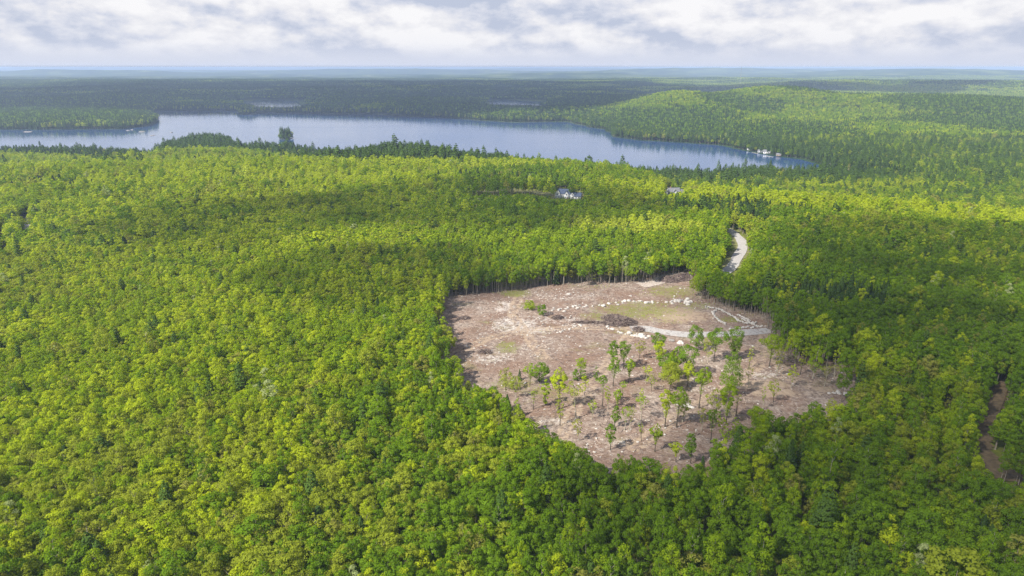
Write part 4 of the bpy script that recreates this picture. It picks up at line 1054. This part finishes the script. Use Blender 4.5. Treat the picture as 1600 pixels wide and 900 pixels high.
def house(px, py, rz, vols, wins, door, chim, wall, roof, lab, scale=1.0, lift=0.0, at=None):
    b = at if at is not None else ground(px, py); root = empty('house', (b[0], b[1], b[2] + lift), rz, (scale,) * 3)
    gw, gr = Geo(), Geo()
    for v in vols: gable(gw, gr, *v)
    obj('wall', gw.mesh('wall', [wall]), root); ro = obj('roof', gr.mesh('roof', [roof]), root)
    if chim:
        c = Geo(); x, y, z0, z1 = chim; c.box(x - .5, x + .5, y - .4, y + .4, z0, z1); obj('chimney', c.mesh('chimney', [BRICK]), ro)
    for (x, z, wd_, ht, y) in wins:
        f = Geo(); e = 0.14
        for (a0, a1, b0, b1) in ((x - wd_ / 2 - e, x + wd_ / 2 + e, z + ht / 2, z + ht / 2 + e), (x - wd_ / 2 - e, x + wd_ / 2 + e, z - ht / 2 - e, z - ht / 2), (x - wd_ / 2 - e, x - wd_ / 2, z - ht / 2, z + ht / 2), (x + wd_ / 2, x + wd_ / 2 + e, z - ht / 2, z + ht / 2), (x - .04, x + .04, z - ht / 2, z + ht / 2)):
            f.box(a0, a1, y - 0.10, y - 0.003, b0, b1)
        w_ = obj('window', f.mesh('window', [WHITE]), root); p_ = Geo(); p_.box(x - wd_ / 2, x + wd_ / 2, y - 0.04, y - 0.004, z - ht / 2, z + ht / 2); obj('pane', p_.mesh('pane', [GLASS]), w_)
    if door:
        x, y = door; d = Geo(); d.box(x - .5, x + .5, y - .06, y - .004, 0, 2.1); obj('door', d.mesh('door', [BROWNWALL]), root)
    tag(root, lab, 'house'); return root

house(887, 309, radians(-14), [(-9, 9, -4.5, 4.5, 5.4, 4.2, 'x'), (-13.5, -7.2, -6.4, 3.2, 5.2, 4.6, 'y'), (-3.0, 2.0, -6.6, -1, 5.0, 3.4, 'y'), (8.0, 15.5, -5.5, 3.5, 3.2, 3.4, 'x'), (4.2, 7.4, -5.2, -1, 5.4, 2.0, 'y')],
      [(-11.8, 1.6, 1.1, 1.5, -6.4), (-9.0, 1.6, 1.1, 1.5, -6.4), (-10.35, 4.6, 1.3, 1.4, -6.4), (-0.5, 4.6, 1.5, 1.4, -6.6), (-1.6, 1.7, 1.0, 1.5, -6.6), (5.8, 4.4, 1.3, 1.3, -5.2), (5.8, 1.6, 1.3, 1.3, -5.2), (10.2, 1.5, 1.4, 1.3, -5.5), (13.3, 1.5, 1.4, 1.3, -5.5)],
      (0.7, -6.6), (3.0, 0.8, 8.5, 11), WHITE, BLUEROOF, 'large white house with several blue-grey gables behind the wooded slope', 0.86)
house(1054, 304, radians(8), [(-9, 5, -4.5, 4.5, 4.0, 4.0, 'x'), (-4, 1, -6.2, -1, 4.0, 3.0, 'y'), (4, 11, -3.8, 3.8, 3.0, 3.0, 'x')],
      [(-6.5, 1.7, 1.3, 1.3, -4.5), (-2.5, 1.7, 1.1, 1.3, -6.2), (0, 1.7, 1.1, 1.3, -6.2), (7, 1.5, 1.3, 1.2, -3.8)], (3.0, -4.5), (-5, 1, 7, 9.2), GREYWALL, GREYROOF, 'grey house with pale grey shingle roof between the trees', 0.85)
SMALLV = [(-6, 6, -4, 4, 3.6, 2.8, 'x')]; SMALLW = [(-3.5, 1.7, 1.6, 1.4, -4), (3.2, 1.7, 1.6, 1.4, -4)]
house(918, 267, 0.2, [(-7, 7, -4, 4, 4.5, 3.0, 'x')], SMALLW, (0, -4), None, WHITE, GREYROOF, 'pale house alone in the far woods toward the lake', 1.1, 2)
for (px, py, rz, sc_, wl, rf, lab) in (
        (1171, 234.5, -0.3, 0.8, WHITE, GREYROOF, 'white cottage on the lake shore, first before the boathouse'),
        (1188, 238.5, -0.5, 0.8, GREYWALL, GREYROOF, 'grey cottage on the lake shore with a dock in front'),
        (1198, 240, -0.4, 1.05, WHITE, GREYROOF, 'largest white cottage on the lake shore'),
        (1217, 244, -0.6, 0.75, BROWNWALL, GREYROOF, 'brown cottage at the end of the lakeside row'),
        (1290, 245, -0.5, 0.8, WHITE, GREYROOF, 'white house on the bank above the lake tip'),
        (1301, 260, -0.2, 0.75, WHITE, GREYROOF, 'small white house at the tip of the lake'),
        (1342, 266, 0.3, 0.75, WHITE, GREYROOF, 'pale house past the lake tip by the open bank'),
        (1372, 269, 0.1, 0.8, GREYWALL, GREYROOF, 'grey house past the lake tip behind pines')):
    house(px, py, rz, SMALLV, SMALLW, (0, -4), None, wl, rf, lab, sc_, 0.6)
for (px, py, lab) in ((1180, 239.5, 'grey plank dock reaching into the lake, first in the row'), (1203, 245, 'grey plank dock below the largest white cottage')):
    p = on_plane(px, py, LAKE_Z); root = empty('dock', (p[0], p[1], LAKE_Z), 0.5)
    d = Geo(); d.box(-1.2, 1.2, -8, 8, 0.5, 0.7); obj('deck', d.mesh('deck', [PLANK]), root)
    for y_ in (-7, 0, 7):
        for x_ in (-1, 1): d = Geo(); d.box(x_ - .1, x_ + .1, y_ - .1, y_ + .1, -2, 0.49); obj('post', d.mesh('post', [PLANK]), root)
    tag(root, lab, 'dock')
# rocks in the lake
for (px, py, s, lab) in ((44, 206, 9, 'low dark shrubby rock islet off the wooded point'), (200, 204, 4, 'small dark rock in the water off the wooded point'), (222, 206, 6, 'dark flat rock islet in the narrows, the largest of a scatter'),
                         (238, 212, 5, 'dark flat rock islet nearest the near shore'), (206, 203, 3, 'tiny dark rock beside the wooded point'), (268, 207, 3, 'tiny lone dark rock in open water')):
    p = on_plane(px, py, LAKE_Z); o = obj('rock_islet', RD[rk.randrange(3)], None, (p[0], p[1], LAKE_Z + 0.1), rk.uniform(0, 6), (s * 1.5, s * 1.2, 2.2)); tag(o, lab, 'rock', 'rocks in the lake')
# radio mast on the skyline
d = ray(1158, 112); D = 5200; bx, by = d[0] * D / d[1], D; bz = hz(bx, by); root = empty('radio_mast', (bx, by, bz)); H = 126 - bz
for k in range(3):
    a = k * 2.094; g = Geo(); g.tube([(cos(a) * 3, sin(a) * 3, 0), (cos(a) * 1.0, sin(a) * 1.0, H)], [0.35, 0.25], 5); obj('leg', g.mesh('leg', [STEEL]), root)
g = Geo()
for z in np.arange(0, H, 8):
    for k in range(3):
        a = k * 2.094; b_ = (k + 1) * 2.094; r0 = 3 - 2 * z / H; r1 = 3 - 2 * (z + 8) / H
        g.tube([(cos(a) * r0, sin(a) * r0, z), (cos(b_) * r1, sin(b_) * r1, z + 8)], [0.3, 0.3], 3)
obj('bracing', g.mesh('bracing', [STEEL]), root)
tag(root, 'thin pale radio mast rising above the hazy horizon', 'mast')

# ------------------------------------------------------------------ clouds overhead (out of the picture; their shadows lie on the land)
CLOUDM, t = new_mat('cloud_vapour')
lw = t.add('ShaderNodeLayerWeight'); lw.inputs['Blend'].default_value = 0.5
geo = t.add('ShaderNodeNewGeometry'); nz = t.noise(geo.outputs['Position'], 0.006, 5, 0.6)
face = t.math('SUBTRACT', 1.0, lw.outputs['Facing'])
oi = t.add('ShaderNodeObjectInfo')
dens = t.math('ADD', 0.60, t.math('MULTIPLY', t.math('GREATER_THAN', t.add('ShaderNodeSeparateXYZ', i_Vector=geo.outputs['Position']).outputs[2], 850.0), 1.1))
alpha = t.math('MULTIPLY', t.math('MULTIPLY', t.math('POWER', face, 2.0), t.math('ADD', nz, 0.45)), dens, clamp=True)
tr = t.add('ShaderNodeBsdfTransparent'); df = t.add('ShaderNodeBsdfTranslucent', i_Color=(0.9, 0.9, 0.9, 1)); d2 = t.add('ShaderNodeBsdfDiffuse', i_Color=(0.9, 0.9, 0.9, 1))
ad = t.add('ShaderNodeMixShader', i_0=0.5, i_1=df.outputs[0], i_2=d2.outputs[0])
finish(t, t.add('ShaderNodeMixShader', i_0=alpha, i_1=tr.outputs[0], i_2=ad.outputs[0]).outputs[0])
def cloud_at(px, py, rx, ry, H, rz=0.0, at=None):
    import bmesh
    b = ground(px, py) if at is None else np.array([*at, 0.0]); k = (H - b[2]) / TO_SUN[2]; p = b + TO_SUN * k
    bm = bmesh.new(); bmesh.ops.create_icosphere(bm, subdivisions=4, radius=1.0); q_ = random.Random(int(px + py)); ph = [q_.uniform(0, 6) for _ in range(6)]
    for v in bm.verts:
        c_ = v.co; v.co *= 1 + 0.12 * sin(c_.x * 4 + ph[0]) * sin(c_.y * 5 + ph[1]) + 0.06 * sin(c_.x * 9 + ph[2]) * sin(c_.y * 8 + ph[3]) + 0.05 * sin(c_.z * 7 + ph[4])
    me = bpy.data.meshes.new('cloud'); bm.to_mesh(me); bm.free(); me.materials.append(CLOUDM)
    me.polygons.foreach_set('use_smooth', [True] * len(me.polygons))
    o = obj('clouds', me, None, tuple(p), rz, (rx, ry, min(rx, ry) * 0.28)); tag(o, kind='structure')
CLOUDS = [
    # px, py, rx, ry, height, turn
    (560, 150, 1500, 1300, 1300, 0), (-100, 160, 900, 900, 1300, 0), (885, 168, 320, 520, 1300, 0), (60, 150, 1300, 1400, 1300, 0), (880, 150, 700, 900, 1300, 0),
    (1130, 140, 900, 420, 1300, 0), (1400, 143, 420, 260, 1300, 0), (1495, 142, 300, 200, 1300, 0), (330, 138, 1700, 1200, 1300, 0), (800, 135, 1300, 900, 1300, 0),
    (1330, 480, 90, 60, 620, 0.2), (1500, 400, 110, 80, 620, 0), (780, 330, 150, 110, 620, 0), (1350, 790, 85, 50, 620, 0), (1470, 560, 80, 60, 620, 0), (400, 360, 100, 90, 620, 0), (1420, 700, 70, 50, 620, 0), (620, 440, 70, 60, 620, 0),
]
for c_ in CLOUDS: cloud_at(*c_)

# ------------------------------------------------------------------ haze
HAZE = bpy.data.materials.new('haze'); HAZE.use_nodes = True; t = NT(HAZE.node_tree); t.n.clear()
pv = t.add('ShaderNodeVolumePrincipled'); pv.inputs['Color'].default_value = (0.54, 0.68, 0.98, 1); pv.inputs['Density'].default_value = 0.9e-4; pv.inputs['Anisotropy'].default_value = 0.1
t.add('ShaderNodeOutputMaterial', i_Volume=pv.outputs[0])
g = Geo(); g.box(-46500, 46500, -600, 47000, -60, 128)
tag(obj('haze', g.mesh('haze', [HAZE])), kind='stuff')
